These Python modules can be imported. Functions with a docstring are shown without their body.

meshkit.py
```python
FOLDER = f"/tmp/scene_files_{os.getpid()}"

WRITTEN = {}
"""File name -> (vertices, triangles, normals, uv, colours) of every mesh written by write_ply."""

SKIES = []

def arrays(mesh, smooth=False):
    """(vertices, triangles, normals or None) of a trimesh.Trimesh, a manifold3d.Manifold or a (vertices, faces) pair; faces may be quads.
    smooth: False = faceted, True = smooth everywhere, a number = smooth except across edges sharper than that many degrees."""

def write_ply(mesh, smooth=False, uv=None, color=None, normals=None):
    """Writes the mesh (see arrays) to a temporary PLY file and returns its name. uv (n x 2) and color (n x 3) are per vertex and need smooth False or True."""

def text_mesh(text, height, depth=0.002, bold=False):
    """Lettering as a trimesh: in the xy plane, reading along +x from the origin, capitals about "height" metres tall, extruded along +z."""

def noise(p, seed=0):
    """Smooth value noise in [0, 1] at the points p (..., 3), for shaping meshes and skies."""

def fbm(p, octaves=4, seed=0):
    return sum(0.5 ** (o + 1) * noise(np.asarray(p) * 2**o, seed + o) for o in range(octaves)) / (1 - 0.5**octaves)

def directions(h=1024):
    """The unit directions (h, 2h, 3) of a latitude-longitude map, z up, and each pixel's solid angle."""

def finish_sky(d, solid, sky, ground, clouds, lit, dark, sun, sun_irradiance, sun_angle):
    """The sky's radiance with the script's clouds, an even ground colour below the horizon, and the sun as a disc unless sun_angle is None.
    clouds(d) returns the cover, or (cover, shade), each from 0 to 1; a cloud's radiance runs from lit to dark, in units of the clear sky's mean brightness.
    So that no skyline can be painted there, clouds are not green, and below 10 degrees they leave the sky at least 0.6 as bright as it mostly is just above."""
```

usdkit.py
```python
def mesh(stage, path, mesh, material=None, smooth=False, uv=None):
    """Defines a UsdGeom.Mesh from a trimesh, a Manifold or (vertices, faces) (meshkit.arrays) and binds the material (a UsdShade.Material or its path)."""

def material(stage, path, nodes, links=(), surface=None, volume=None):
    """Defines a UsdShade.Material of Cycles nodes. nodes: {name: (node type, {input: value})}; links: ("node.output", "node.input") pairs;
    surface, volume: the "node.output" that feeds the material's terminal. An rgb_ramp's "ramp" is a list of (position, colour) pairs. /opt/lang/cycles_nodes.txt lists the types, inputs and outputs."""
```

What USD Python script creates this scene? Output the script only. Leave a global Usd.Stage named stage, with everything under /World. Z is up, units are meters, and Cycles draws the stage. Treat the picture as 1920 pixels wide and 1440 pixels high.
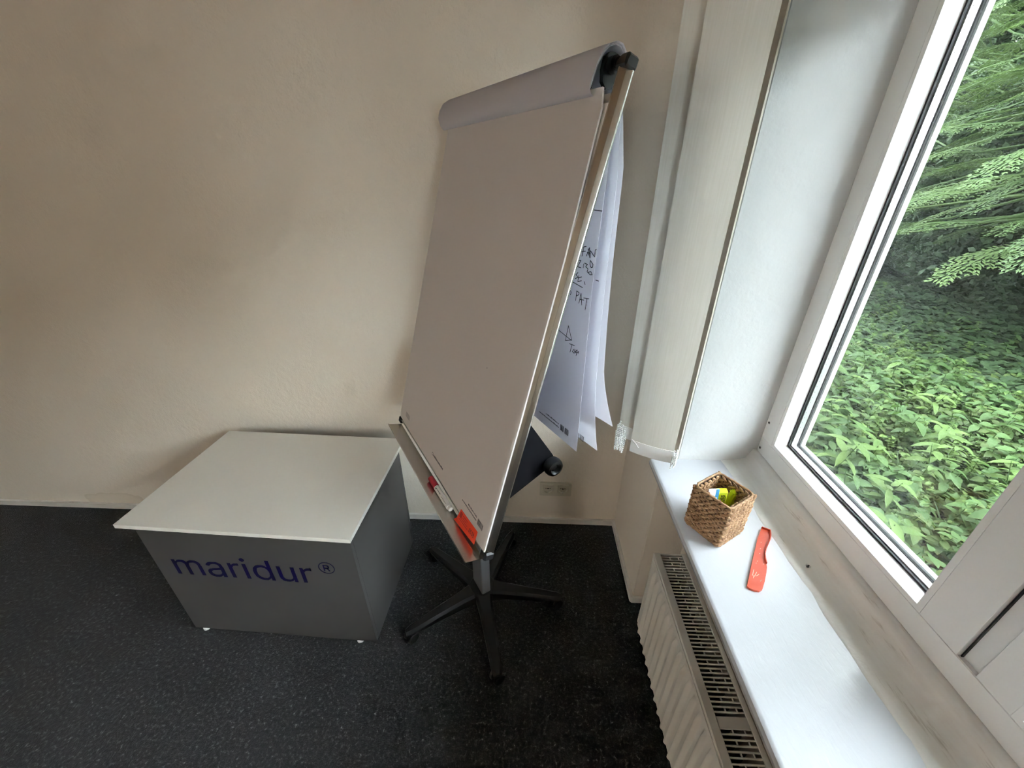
import math, random
import numpy as np, trimesh, usdkit, meshkit
import manifold3d as m3
from shapely.geometry import Polygon, Point, box as sbox
from shapely.ops import unary_union
from pxr import Usd, UsdGeom, UsdLux, UsdShade, Gf, Sdf, Vt

rng = random.Random(7)
nrg = np.random.default_rng(7)
stage = Usd.Stage.CreateInMemory()
UsdGeom.SetStageUpAxis(stage, 'Z')
UsdGeom.SetStageMetersPerUnit(stage, 1.0)
UsdGeom.Xform.Define(stage, '/World')
UsdGeom.Scope.Define(stage, '/World/Looks')

# ------------------------------------------------------------------ camera, sky, exposure
YAW, PITCH, ROLL, FPX, CAMZ = [math.radians(v) for v in (-2.41, 27.84, 0.085)] + [740.0, 1.55]
EXPOSURE = 1.02
SKY = 4.2
SKY_COLOR = (0.86, 0.92, 1.0)

fwd = np.array([math.sin(YAW) * math.cos(PITCH), math.cos(YAW) * math.cos(PITCH), -math.sin(PITCH)])
rt0 = np.array([math.cos(YAW), -math.sin(YAW), 0.0])
up0 = np.cross(rt0, fwd)
rt = rt0 * math.cos(ROLL) + up0 * math.sin(ROLL)
upv = up0 * math.cos(ROLL) - rt0 * math.sin(ROLL)
cam = UsdGeom.Camera.Define(stage, '/World/camera')
cam.CreateHorizontalApertureAttr(36.0)
cam.CreateVerticalApertureAttr(27.0)
cam.CreateFocalLengthAttr(36.0 * FPX / 1920.0)
cam.CreateClippingRangeAttr(Gf.Vec2f(0.02, 500.0))
cam.CreateExposureAttr(EXPOSURE)
mt = np.eye(4)
mt[0, :3], mt[1, :3], mt[2, :3], mt[3, :3] = rt, upv, -fwd, (0, 0, CAMZ)
cam.AddTransformOp().Set(Gf.Matrix4d(*mt.ravel().tolist()))

dome = UsdLux.DomeLight.Define(stage, '/World/sky')
dome.CreateIntensityAttr(SKY)
dome.CreateColorAttr(Gf.Vec3f(*SKY_COLOR))

# ------------------------------------------------------------------ helpers
_used = {}


def numbered(parent, name):
    k = (parent, name)
    n = _used.get(k, 0)
    _used[k] = n + 1
    return f'{parent}/{name}' + (f'_{n:03d}' if n else '')


def data(prim, label=None, cat=None, group=None, kind=None):
    for k, v in (('label', label), ('category', cat), ('group', group), ('kind', kind)):
        if v:
            prim.SetCustomDataByKey(k, v)
    return prim


LOC = {}


def thing(name, label, cat, loc=(0, 0, 0), rotz=0.0, group=None, kind=None):
    path = numbered('/World', name)
    x = UsdGeom.Xform.Define(stage, path)
    x.AddTranslateOp().Set(Gf.Vec3d(*map(float, loc)))
    if rotz:
        x.AddRotateZOp().Set(float(rotz))
    LOC[path] = (np.array(loc, float), float(rotz))
    data(x.GetPrim(), label, cat, group, kind)
    return path


def base_of(path):
    while path not in LOC and path.count('/') > 2:
        path = path.rsplit('/', 1)[0]
    return LOC.get(path, (np.zeros(3), 0.0))


def part(parent, name, mesh, mat, smooth=False, label=None, kind=None, local=False):
    """One mesh under parent; mesh in world coordinates unless local."""
    v, f, n = meshkit.arrays(mesh, False)
    if not local:
        loc, rz = base_of(parent)
        v = v - loc
        if rz:
            a = -math.radians(rz)
            v = v @ np.array([[math.cos(a), math.sin(a), 0], [-math.sin(a), math.cos(a), 0], [0, 0, 1]])
    path = numbered(parent, name)
    m = usdkit.mesh(stage, path, (v, f), MAT[mat], smooth)
    data(m.GetPrim(), label, None, None, kind)
    return path


def top(name, mesh, mat, label, cat, smooth=False, kind=None, group=None, loc=None):
    v, f, n = meshkit.arrays(mesh, False)
    path = numbered('/World', name)
    if loc is not None:
        v = v - np.array(loc)
    m = usdkit.mesh(stage, path, (v, f), MAT[mat], smooth)
    if loc is not None:
        m.AddTranslateOp().Set(Gf.Vec3d(*map(float, loc)))
    data(m.GetPrim(), label, cat, group, kind)
    return path


def tm(v, f):
    return trimesh.Trimesh(np.asarray(v, float), np.asarray(f, int), process=False)


def hull(pts):
    return trimesh.convex.convex_hull(np.asarray(pts, float))


def bx(x0, x1, y0, y1, z0, z1, c=0.0):
    """A box, its edges chamfered by c."""
    if c <= 0:
        return trimesh.creation.box(bounds=[[x0, y0, z0], [x1, y1, z1]])
    P = []
    for x, sx in ((x0, 1), (x1, -1)):
        for y, sy in ((y0, 1), (y1, -1)):
            for z, sz in ((z0, 1), (z1, -1)):
                P += [(x, y + sy * c, z + sz * c), (x + sx * c, y, z + sz * c), (x + sx * c, y + sy * c, z)]
    return hull(P)


def frame(mesh, o, ex, ey, ez):
    """Maps local x, y, z onto the axes ex, ey, ez at o (keeps the winding right)."""
    m = mesh.copy()
    A = np.array([ex, ey, ez], float)
    v = np.asarray(m.vertices) @ A + np.asarray(o, float)
    f = np.asarray(m.faces)
    if np.linalg.det(A) < 0:
        f = f[:, ::-1]
    return tm(v, f)


def cat(*ms):
    ms = [m for g in ms for m in (g if isinstance(g, (list, tuple)) else [g])]
    return trimesh.util.concatenate(ms)


def tube(pts, r, sides=8, caps=True):
    p = np.asarray(pts, float)
    r = np.broadcast_to(np.asarray(r, float), (len(p),))
    t = np.gradient(p, axis=0)
    t /= np.linalg.norm(t, axis=1, keepdims=True) + 1e-12
    ref = np.array([0, 0, 1.0]) if abs(t[:, 2]).mean() < 0.8 else np.array([1.0, 0, 0])
    a = np.cross(t, ref)
    a /= np.linalg.norm(a, axis=1, keepdims=True) + 1e-12
    b = np.cross(t, a)
    ang = np.arange(sides) * 2 * np.pi / sides
    v = (p[:, None] + r[:, None, None] * (np.cos(ang)[None, :, None] * a[:, None] + np.sin(ang)[None, :, None] * b[:, None])).reshape(-1, 3)
    F = []
    for i in range(len(p) - 1):
        for j in range(sides):
            k = (j + 1) % sides
            q = [i * sides + j, i * sides + k, (i + 1) * sides + k, (i + 1) * sides + j]
            F += [[q[0], q[2], q[1]], [q[0], q[3], q[2]]]
    if caps:
        v = np.vstack([v, p[:1], p[-1:]])
        c0, c1, L = len(v) - 2, len(v) - 1, (len(p) - 1) * sides
        for j in range(sides):
            k = (j + 1) % sides
            F += [[c0, j, k], [c1, L + k, L + j]]
    m = tm(v, F)
    if m.volume < 0:
        m = tm(v, np.asarray(F)[:, ::-1])
    return m


def cyl(p0, p1, r, sides=24, c=0.0):
    """A cylinder from p0 to p1 with chamfered rims."""
    p0, p1 = np.asarray(p0, float), np.asarray(p1, float)
    if c:
        d = (p1 - p0) / np.linalg.norm(p1 - p0)
        pts, rs = [p0, p0 + d * c, p1 - d * c, p1], [r - c, r, r, r - c]
    else:
        pts, rs = [p0, p1], [r, r]
    d = (p1 - p0) / np.linalg.norm(p1 - p0)
    a = np.cross(d, [0, 0, 1.0] if abs(d[2]) < 0.9 else [1.0, 0, 0])
    a /= np.linalg.norm(a)
    b = np.cross(d, a)
    ang = np.arange(sides) * 2 * np.pi / sides
    return hull(np.vstack([q + rr * (np.cos(ang)[:, None] * a + np.sin(ang)[:, None] * b) for q, rr in zip(pts, rs)]))


def ext(poly, h):
    return trimesh.creation.extrude_polygon(poly, h)


def rrect(x0, x1, y0, y1, r):
    return sbox(x0 + r, y0 + r, x1 - r, y1 - r).buffer(r, 6)


# ------------------------------------------------------------------ materials
MAT = {}


def mk(name, nodes, links=(), surface='p.BSDF'):
    MAT[name] = usdkit.material(stage, f'/World/Looks/{name}', nodes, links, surface=surface)


def simple(name, color, rough=0.5, metal=0.0, **kw):
    mk(name, {'p': ('principled_bsdf', {'base_color': color, 'roughness': rough, 'metallic': metal, **kw})})


def bumpy(name, c1, c2, scale, rough, bump_scale, strength, dist=0.002, detail=4, **kw):
    """Two tones mixed by noise, with a fine noise relief."""
    mk(name, {
        'g': ('geometry', {}),
        'n': ('noise_texture', {'scale': scale, 'detail': detail}),
        'r': ('rgb_ramp', {'ramp': [(0.3, c1), (0.7, c2)]}),
        'b': ('noise_texture', {'scale': bump_scale, 'detail': 3.0}),
        'u': ('bump', {'strength': strength, 'distance': dist}),
        'p': ('principled_bsdf', {'roughness': rough, **kw})},
       [('g.position', 'n.vector'), ('g.position', 'b.vector'), ('n.fac', 'r.fac'), ('r.color', 'p.base_color'),
        ('b.fac', 'u.height'), ('u.normal', 'p.normal')])


# wall paint: cream emulsion over lumpy plaster, with a damp stain low on the back wall
mk('wall_paint', {
    'g': ('geometry', {}),
    'n': ('noise_texture', {'scale': 1.3, 'detail': 4.0}),
    'r': ('rgb_ramp', {'ramp': [(0.3, (0.765, 0.70, 0.605)), (0.7, (0.80, 0.735, 0.645))]}),
    'dm': ('mapping', {'mapping_type': 'point', 'location': (2.13, 0.0, -0.055), 'scale': (1, 0, 1)}),
    'dm2': ('mapping', {'mapping_type': 'point', 'scale': (3.6, 0.0, 13.0)}),
    'dl': ('vector_math', {'math_type': 'length'}),
    'dn': ('noise_texture', {'scale': 14.0, 'detail': 5.0}),
    'dd': ('math', {'math_type': 'multiply_add', 'value2': 0.7}),
    'dr': ('rgb_ramp', {'ramp': [(0.0, (0.35, 0.35, 0.35)), (0.80, (0.45, 0.45, 0.45)), (0.93, (0.9, 0.9, 0.9)), (0.97, (0, 0, 0)), (1.0, (0, 0, 0))]}),
    'mx': ('mix_color', {'b': (0.40, 0.33, 0.20), 'blend_type': 'mix'}),
    'sc': ('math', {'math_type': 'multiply', 'value2': 0.32}),
    'bw': ('rgb_to_bw', {}),
    'b1': ('noise_texture', {'scale': 42.0, 'detail': 3.0}),
    'b2': ('noise_texture', {'scale': 160.0, 'detail': 2.0}),
    'ba': ('math', {'math_type': 'multiply_add', 'value2': 0.35}),
    'u': ('bump', {'strength': 0.45, 'distance': 0.004}),
    'p': ('principled_bsdf', {'roughness': 0.85, 'specular_ior_level': 0.25})},
   [('g.position', 'n.vector'), ('n.fac', 'r.fac'), ('g.position', 'dm.vector'), ('dm.vector', 'dm2.vector'), ('dm2.vector', 'dl.vector1'),
    ('g.position', 'dn.vector'), ('dn.fac', 'dd.value1'), ('dl.value', 'dd.value3'), ('dd.value', 'dr.fac'),
    ('dr.color', 'bw.color'), ('bw.val', 'sc.value1'), ('sc.value', 'mx.fac'), ('r.color', 'mx.a'), ('mx.result', 'p.base_color'),
    ('g.position', 'b1.vector'), ('g.position', 'b2.vector'), ('b2.fac', 'ba.value1'), ('b1.fac', 'ba.value3'), ('ba.value', 'u.height'), ('u.normal', 'p.normal')])
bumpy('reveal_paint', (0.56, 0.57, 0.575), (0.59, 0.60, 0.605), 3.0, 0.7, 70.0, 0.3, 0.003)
bumpy('ceiling_wood', (0.26, 0.155, 0.075), (0.36, 0.225, 0.12), 5.0, 0.6, 80.0, 0.2)
# glossy white sill paint with brush-pulled ripples and a dirty back edge
mk('sill_paint', {
    'g': ('geometry', {}),
    'mp': ('mapping', {'mapping_type': 'point', 'scale': (34.0, 12.0, 40.0), 'rotation': (0, 0, 0.5)}),
    'b1': ('noise_texture', {'scale': 3.0, 'detail': 3.0, 'distortion': 0.6}),
    'b2': ('noise_texture', {'scale': 9.0, 'detail': 2.0}),
    'ba': ('math', {'math_type': 'multiply_add', 'value2': 2.2}),
    'u': ('bump', {'strength': 0.3, 'distance': 0.0010}),
    'p': ('principled_bsdf', {'base_color': (0.57, 0.58, 0.615), 'roughness': 0.24, 'specular_ior_level': 0.55})},
   [('g.position', 'mp.vector'), ('mp.vector', 'b1.vector'), ('g.position', 'b2.vector'), ('b2.fac', 'ba.value1'), ('b1.fac', 'ba.value3'),
    ('ba.value', 'u.height'), ('u.normal', 'p.normal')])
mk('ledge_paint', {
    'g': ('geometry', {}),
    'mp': ('mapping', {'mapping_type': 'point', 'scale': (30.0, 4.0, 30.0)}),
    'n': ('noise_texture', {'scale': 1.6, 'detail': 6.0, 'roughness': 0.62}),
    'r': ('rgb_ramp', {'ramp': [(0.40, (0.78, 0.765, 0.74)), (0.62, (0.74, 0.715, 0.68)), (0.70, (0.50, 0.46, 0.41)), (0.74, (0.70, 0.67, 0.62))]}),
    'b': ('noise_texture', {'scale': 55.0, 'detail': 4.0}),
    'u': ('bump', {'strength': 0.4, 'distance': 0.002}),
    'p': ('principled_bsdf', {'roughness': 0.5})},
   [('g.position', 'mp.vector'), ('mp.vector', 'n.vector'), ('n.fac', 'r.fac'), ('r.color', 'p.base_color'), ('g.position', 'b.vector'), ('b.fac', 'u.height'), ('u.normal', 'p.normal')])
# needle-felt carpet: charcoal fibres with paler flecks
mk('carpet', {
    'g': ('geometry', {}),
    'n': ('noise_texture', {'scale': 95.0, 'detail': 4.0, 'roughness': 0.78}),
    'r': ('rgb_ramp', {'ramp': [(0.30, (0.010, 0.010, 0.011)), (0.52, (0.026, 0.026, 0.029)), (0.62, (0.062, 0.062, 0.067)), (0.71, (0.26, 0.26, 0.27))]}),
    'n2': ('noise_texture', {'scale': 5.0, 'detail': 4.0}),
    'r2': ('rgb_ramp', {'ramp': [(0.3, (0.8, 0.8, 0.8)), (0.7, (1.1, 1.1, 1.1))]}),
    'mu': ('mix_color', {'blend_type': 'multiply', 'fac': 1.0, 'use_clamp_result': False}),
    'b': ('noise_texture', {'scale': 260.0, 'detail': 2.0}),
    'u': ('bump', {'strength': 0.9, 'distance': 0.004}),
    'p': ('principled_bsdf', {'roughness': 0.95, 'specular_ior_level': 0.2, 'sheen_weight': 0.12, 'sheen_roughness': 0.5})},
   [('g.position', 'n.vector'), ('n.fac', 'r.fac'), ('g.position', 'n2.vector'), ('n2.fac', 'r2.fac'), ('r.color', 'mu.a'), ('r2.color', 'mu.b'),
    ('mu.result', 'p.base_color'), ('g.position', 'b.vector'), ('b.fac', 'u.height'), ('u.normal', 'p.normal')])
simple('skirting_white', (0.74, 0.72, 0.68), 0.45)
simple('upvc_white', (0.80, 0.80, 0.79), 0.28)
simple('rubber_black', (0.012, 0.012, 0.014), 0.55)
simple('aluminium', (0.66, 0.645, 0.61), 0.22, 1.0)
simple('aluminium_dull', (0.60, 0.59, 0.56), 0.42, 1.0)
simple('spacer_metal', (0.75, 0.76, 0.75), 0.35, 0.8)
simple('black_plastic', (0.010, 0.010, 0.011), 0.38)
simple('knob_plastic', (0.008, 0.008, 0.009), 0.35, specular_ior_level=0.3)
simple('black_steel', (0.005, 0.005, 0.007), 0.6, specular_ior_level=0.14)
simple('base_plastic', (0.007, 0.007, 0.008), 0.55, specular_ior_level=0.35)
simple('post_grey', (0.12, 0.125, 0.135), 0.45)
simple('board_enamel', (0.82, 0.81, 0.80), 0.2)
bumpy('laminate_white', (0.78, 0.765, 0.71), (0.795, 0.78, 0.725), 6.0, 0.36, 400.0, 0.06, 0.0004)
simple('edge_band', (0.80, 0.79, 0.76), 0.35)
bumpy('laminate_grey', (0.062, 0.061, 0.060), (0.066, 0.065, 0.064), 8.0, 0.5, 500.0, 0.08, 0.0004, specular_ior_level=0.25)
simple('blue_vinyl', (0.004, 0.002, 0.042), 0.6, specular_ior_level=0.08)
simple('glider', (0.75, 0.75, 0.74), 0.4)
mk('paper', {
    'd': ('principled_bsdf', {'base_color': (0.84, 0.785, 0.76), 'roughness': 0.75, 'specular_ior_level': 0.25}),
    't': ('translucent_bsdf', {'color': (0.82, 0.82, 0.82)}),
    'm': ('mix_closure', {'fac': 0.42})},
   [('d.BSDF', 'm.closure1'), ('t.BSDF', 'm.closure2')], 'm.closure')
mk('thin_paper', {
    'd': ('principled_bsdf', {'base_color': (0.84, 0.80, 0.785), 'roughness': 0.75, 'specular_ior_level': 0.25}),
    't': ('translucent_bsdf', {'color': (0.90, 0.92, 1.0)}),
    'm': ('mix_closure', {'fac': 0.58})},
   [('d.BSDF', 'm.closure1'), ('t.BSDF', 'm.closure2')], 'm.closure')
simple('ink', (0.02, 0.02, 0.03), 0.5)
simple('print_grey', (0.10, 0.10, 0.12), 0.6)
simple('print_dim', (0.16, 0.15, 0.16), 0.6)
simple('orange_paper', (0.90, 0.065, 0.020), 0.55)
simple('red_print', (0.42, 0.010, 0.008), 0.55)
simple('red_cap', (0.40, 0.012, 0.030), 0.35)
simple('pen_white', (0.74, 0.73, 0.70), 0.35)
simple('socket_cream', (0.60, 0.57, 0.47), 0.4)
simple('socket_hole', (0.02, 0.02, 0.02), 0.6)
simple('radiator_enamel', (0.70, 0.675, 0.62), 0.35)
simple('radiator_inside', (0.16, 0.15, 0.14), 0.7)
mk('blind_fabric', {
    'g': ('geometry', {}),
    'mp': ('mapping', {'mapping_type': 'point', 'scale': (300.0, 300.0, 12.0)}),
    'n': ('noise_texture', {'scale': 1.0, 'detail': 2.0}),
    'r': ('rgb_ramp', {'ramp': [(0.3, (0.70, 0.685, 0.62)), (0.7, (0.75, 0.735, 0.68))]}),
    'd': ('principled_bsdf', {'roughness': 0.8, 'specular_ior_level': 0.2}),
    't': ('translucent_bsdf', {'color': (0.66, 0.61, 0.48)}),
    'm': ('mix_closure', {'fac': 0.12})},
   [('g.position', 'mp.vector'), ('mp.vector', 'n.vector'), ('n.fac', 'r.fac'), ('r.color', 'd.base_color'), ('d.BSDF', 'm.closure1'), ('t.BSDF', 'm.closure2')], 'm.closure')
mk('roller_fabric', {'t': ('translucent_bsdf', {'color': (0.94, 0.855, 0.78)})}, (), 't.BSDF')
simple('blind_weight', (0.80, 0.80, 0.79), 0.5)
simple('bead_plastic', (0.80, 0.80, 0.80), 0.15)
mk('wicker', {
    'o': ('texture_coordinate', {}),
    'g': ('geometry', {}),
    'mp': ('mapping', {'mapping_type': 'point', 'scale': (120.0, 120.0, 420.0)}),
    'n': ('noise_texture', {'scale': 1.0, 'detail': 3.0}),
    'n2': ('noise_texture', {'scale': 45.0, 'detail': 1.0}),
    'ad': ('math', {'math_type': 'multiply_add', 'value2': 0.5}),
    'r': ('rgb_ramp', {'ramp': [(0.52, (0.20, 0.10, 0.045)), (0.72, (0.36, 0.205, 0.108)), (0.92, (0.50, 0.32, 0.18))]}),
    'u': ('bump', {'strength': 0.4, 'distance': 0.0012}),
    'p': ('principled_bsdf', {'roughness': 0.6})},
   [('g.position', 'mp.vector'), ('mp.vector', 'n.vector'), ('g.position', 'n2.vector'), ('n2.fac', 'ad.value1'), ('n.fac', 'ad.value3'), ('ad.value', 'r.fac'),
    ('r.color', 'p.base_color'), ('n.fac', 'u.height'), ('u.normal', 'p.normal')])
simple('wicker_core', (0.045, 0.022, 0.011), 0.85)
simple('neon_yellow', (0.62, 0.72, 0.020), 0.35)
simple('sky_blue', (0.08, 0.38, 0.72), 0.35)
simple('tube_white', (0.80, 0.80, 0.78), 0.35)
bumpy('scraper_plastic', (0.60, 0.080, 0.036), (0.63, 0.09, 0.042), 40.0, 0.42, 180.0, 0.25, 0.0008)
simple('scuff', (0.80, 0.55, 0.42), 0.7)
simple('insect', (0.018, 0.014, 0.012), 0.4)
# window glass: clear, mirror-like towards grazing, with a patchy film of dust
mk('window_glass', {
    'g': ('geometry', {}),
    'n': ('noise_texture', {'scale': 2.1, 'detail': 5.0, 'roughness': 0.6, 'distortion': 0.8}),
    'r': ('rgb_ramp', {'ramp': [(0.38, (0.0015, 0.0015, 0.0015)), (0.55, (0.004, 0.004, 0.004)), (0.72, (0.025, 0.025, 0.025))]}),
    'bw': ('rgb_to_bw', {}),
    'lw': ('layer_weight', {'blend': 0.5}),
    'pw': ('math', {'math_type': 'power', 'value2': 5.0}),
    'fr': ('math', {'math_type': 'multiply_add', 'value2': 0.9, 'value3': 0.018}),
    't': ('transparent_bsdf', {'color': (0.97, 0.985, 0.975)}),
    'gl': ('glossy_bsdf', {'color': (1, 1, 1), 'roughness': 0.02}),
    'dd': ('translucent_bsdf', {'color': (0.8, 0.86, 0.84)}),
    'm1': ('mix_closure', {}), 'm2': ('mix_closure', {})},
   [('g.position', 'n.vector'), ('n.fac', 'r.fac'), ('r.color', 'bw.color'), ('lw.facing', 'pw.value1'), ('pw.value', 'fr.value1'), ('fr.value', 'm1.fac'), ('t.BSDF', 'm1.closure1'), ('gl.BSDF', 'm1.closure2'),
    ('bw.val', 'm2.fac'), ('m1.closure', 'm2.closure1'), ('dd.BSDF', 'm2.closure2')], 'm2.closure')
bumpy('soil', (0.007, 0.0055, 0.004), (0.018, 0.014, 0.010), 3.0, 0.95, 40.0, 0.8, 0.02)
bumpy('bark', (0.014, 0.010, 0.008), (0.030, 0.022, 0.016), 12.0, 0.9, 60.0, 0.8, 0.01)
simple('render_outside', (0.62, 0.60, 0.55), 0.9)


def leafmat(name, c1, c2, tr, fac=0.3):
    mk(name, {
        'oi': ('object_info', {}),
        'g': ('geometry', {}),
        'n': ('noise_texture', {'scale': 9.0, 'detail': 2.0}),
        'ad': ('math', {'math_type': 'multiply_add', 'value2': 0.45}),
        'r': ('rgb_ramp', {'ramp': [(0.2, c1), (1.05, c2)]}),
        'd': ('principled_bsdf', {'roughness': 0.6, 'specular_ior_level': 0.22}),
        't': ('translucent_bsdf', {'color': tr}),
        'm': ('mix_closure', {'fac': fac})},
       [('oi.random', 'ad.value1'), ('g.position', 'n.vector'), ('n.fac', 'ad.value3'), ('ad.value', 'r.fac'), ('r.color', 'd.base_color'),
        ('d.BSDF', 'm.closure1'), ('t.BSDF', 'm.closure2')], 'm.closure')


leafmat('leaf_green', (0.028, 0.060, 0.020), (0.065, 0.115, 0.034), (0.08, 0.15, 0.035))
leafmat('leaf_bright', (0.045, 0.085, 0.020), (0.095, 0.150, 0.040), (0.12, 0.19, 0.04))
leafmat('leaf_small', (0.030, 0.055, 0.016), (0.075, 0.11, 0.032), (0.09, 0.145, 0.035))
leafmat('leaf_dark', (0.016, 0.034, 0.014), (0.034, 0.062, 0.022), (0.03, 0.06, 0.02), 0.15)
leafmat('conifer_green', (0.030, 0.060, 0.020), (0.075, 0.115, 0.038), (0.08, 0.13, 0.035), 0.22)

# ------------------------------------------------------------------ room shell
D = 1.449          # back wall
W = 0.453          # window wall, room side
NY = 1.045         # where the radiator niche starts
RY = 1.080         # window reveal
SZ = 0.706         # sill top
XO = 0.849          # outer face of the window wall
WY0 = -1.95         # other end of the window
X0, Y0, CZ = -3.05, -2.9, 2.55
WT = 1.98          # window head

top('floor', bx(X0 - .2, W + .14, Y0 - .2, D + .2, -.12, 0), 'carpet', 'dark charcoal needle-felt carpet with pale flecks', 'floor', kind='structure')
top('ceiling', bx(X0 - .2, XO, Y0 - .2, D + .2, CZ, CZ + .15), 'ceiling_wood', 'brown wood-panelled ceiling above the room', 'ceiling', kind='structure')
top('wall_back', bx(X0 - .2, XO, D, D + .25, -.12, CZ), 'wall_paint', 'cream painted wall behind the flip chart and the low counter', 'wall', kind='structure')
wl = thing('wall_left', 'cream painted wall far to the left, with a window towards the back of the room', 'wall', kind='structure')
L0, L1, LB, LT = -2.72, -1.82, .80, 2.05
part(wl, 'wall_panel', bx(X0 - .2, X0, L1, D, -.12, CZ), 'wall_paint')
part(wl, 'wall_panel', bx(X0 - .2, X0, Y0 - .2, L0, -.12, CZ), 'wall_paint')
part(wl, 'wall_panel', bx(X0 - .2, X0, L0, L1, -.12, LB), 'wall_paint')
part(wl, 'wall_panel', bx(X0 - .2, X0, L0, L1, LT, CZ), 'wall_paint')
w2 = thing('window_2', 'white plastic window in the left wall towards the back of the room', 'window', (X0, L0, LB), kind='structure')
part(w2, 'window_frame', cat(bx(X0 - .14, X0 - .08, L0, L0 + .06, LB, LT), bx(X0 - .14, X0 - .08, L1 - .06, L1, LB, LT), bx(X0 - .14, X0 - .08, L0 + .06, L1 - .06, LB, LB + .06), bx(X0 - .14, X0 - .08, L0 + .06, L1 - .06, LT - .06, LT)), 'upvc_white')
part(w2, 'pane', bx(X0 - .115, X0 - .111, L0 + .055, L1 - .055, LB + .055, LT - .055), 'window_glass')
rbl = thing('roller_blind', 'closed cream roller blind over the window in the left wall', 'blind', (X0 - .05, L0, LT))
part(rbl, 'fabric', bx(X0 - .051, X0 - .050, L0 + .005, L1 - .005, LB + .03, LT - .02), 'roller_fabric')
part(rbl, 'tube', cyl((X0 - .05, L0 + .003, LT - .022), (X0 - .05, L1 - .003, LT - .022), .018, 20), 'upvc_white', 30)
part(rbl, 'bottom_bar', bx(X0 - .056, X0 - .045, L0 + .005, L1 - .005, LB + .021, LB + .031), 'upvc_white')
part(w2, 'window_sill', bx(X0 - .08, X0 + .03, L0 - .02, L1 + .02, LB - .002, LB + .02, .003), 'upvc_white')
top('wall_front', bx(X0, XO, Y0 - .2, Y0, -.12, CZ), 'wall_paint', 'cream painted wall behind the viewer', 'wall', kind='structure')
wr = thing('wall_right', 'cream window wall with a radiator niche below the white sill', 'wall', kind='structure')
part(wr, 'pier', bx(W, XO, NY, D, -.12, SZ - .03, .004), 'wall_paint')
part(wr, 'pier_face', bx(.5085, .5125, RY, D, SZ - .03, WT), 'wall_paint')
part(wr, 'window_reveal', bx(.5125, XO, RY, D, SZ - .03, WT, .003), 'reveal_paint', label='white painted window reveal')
part(wr, 'lintel', bx(W, XO, WY0, D, WT, CZ), 'wall_paint')
part(wr, 'niche_back', bx(W + .14, XO, WY0, NY, -.12, SZ - .03), 'wall_paint')
part(wr, 'far_pier', bx(W, XO, Y0, WY0, -.12, CZ), 'wall_paint')

# white skirting strip, running round the corner and the pier into the niche
def strip(points, h, t):
    """A skirting strip along a polyline in plan; t to the left of the way."""
    from shapely.geometry import LineString
    pl = LineString(points).buffer(t, cap_style=2, join_style=1, single_sided=True)
    return ext(pl, h)


top('baseboard_back', strip([(W - .012, D), (X0, D)], .030, .012), 'skirting_white', 'thin white skirting strip along the cream back wall', 'skirting', kind='structure')
top('baseboard_right', strip([(W + .14, NY), (W, NY), (W, D)], .030, .012), 'skirting_white', 'thin white skirting strip round the pier beside the radiator', 'skirting', kind='structure')

# ------------------------------------------------------------------ window
win = thing('window_1', 'white plastic window with a garden view and a deep white painted sill', 'window', (W, 0, SZ), kind='structure')
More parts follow.
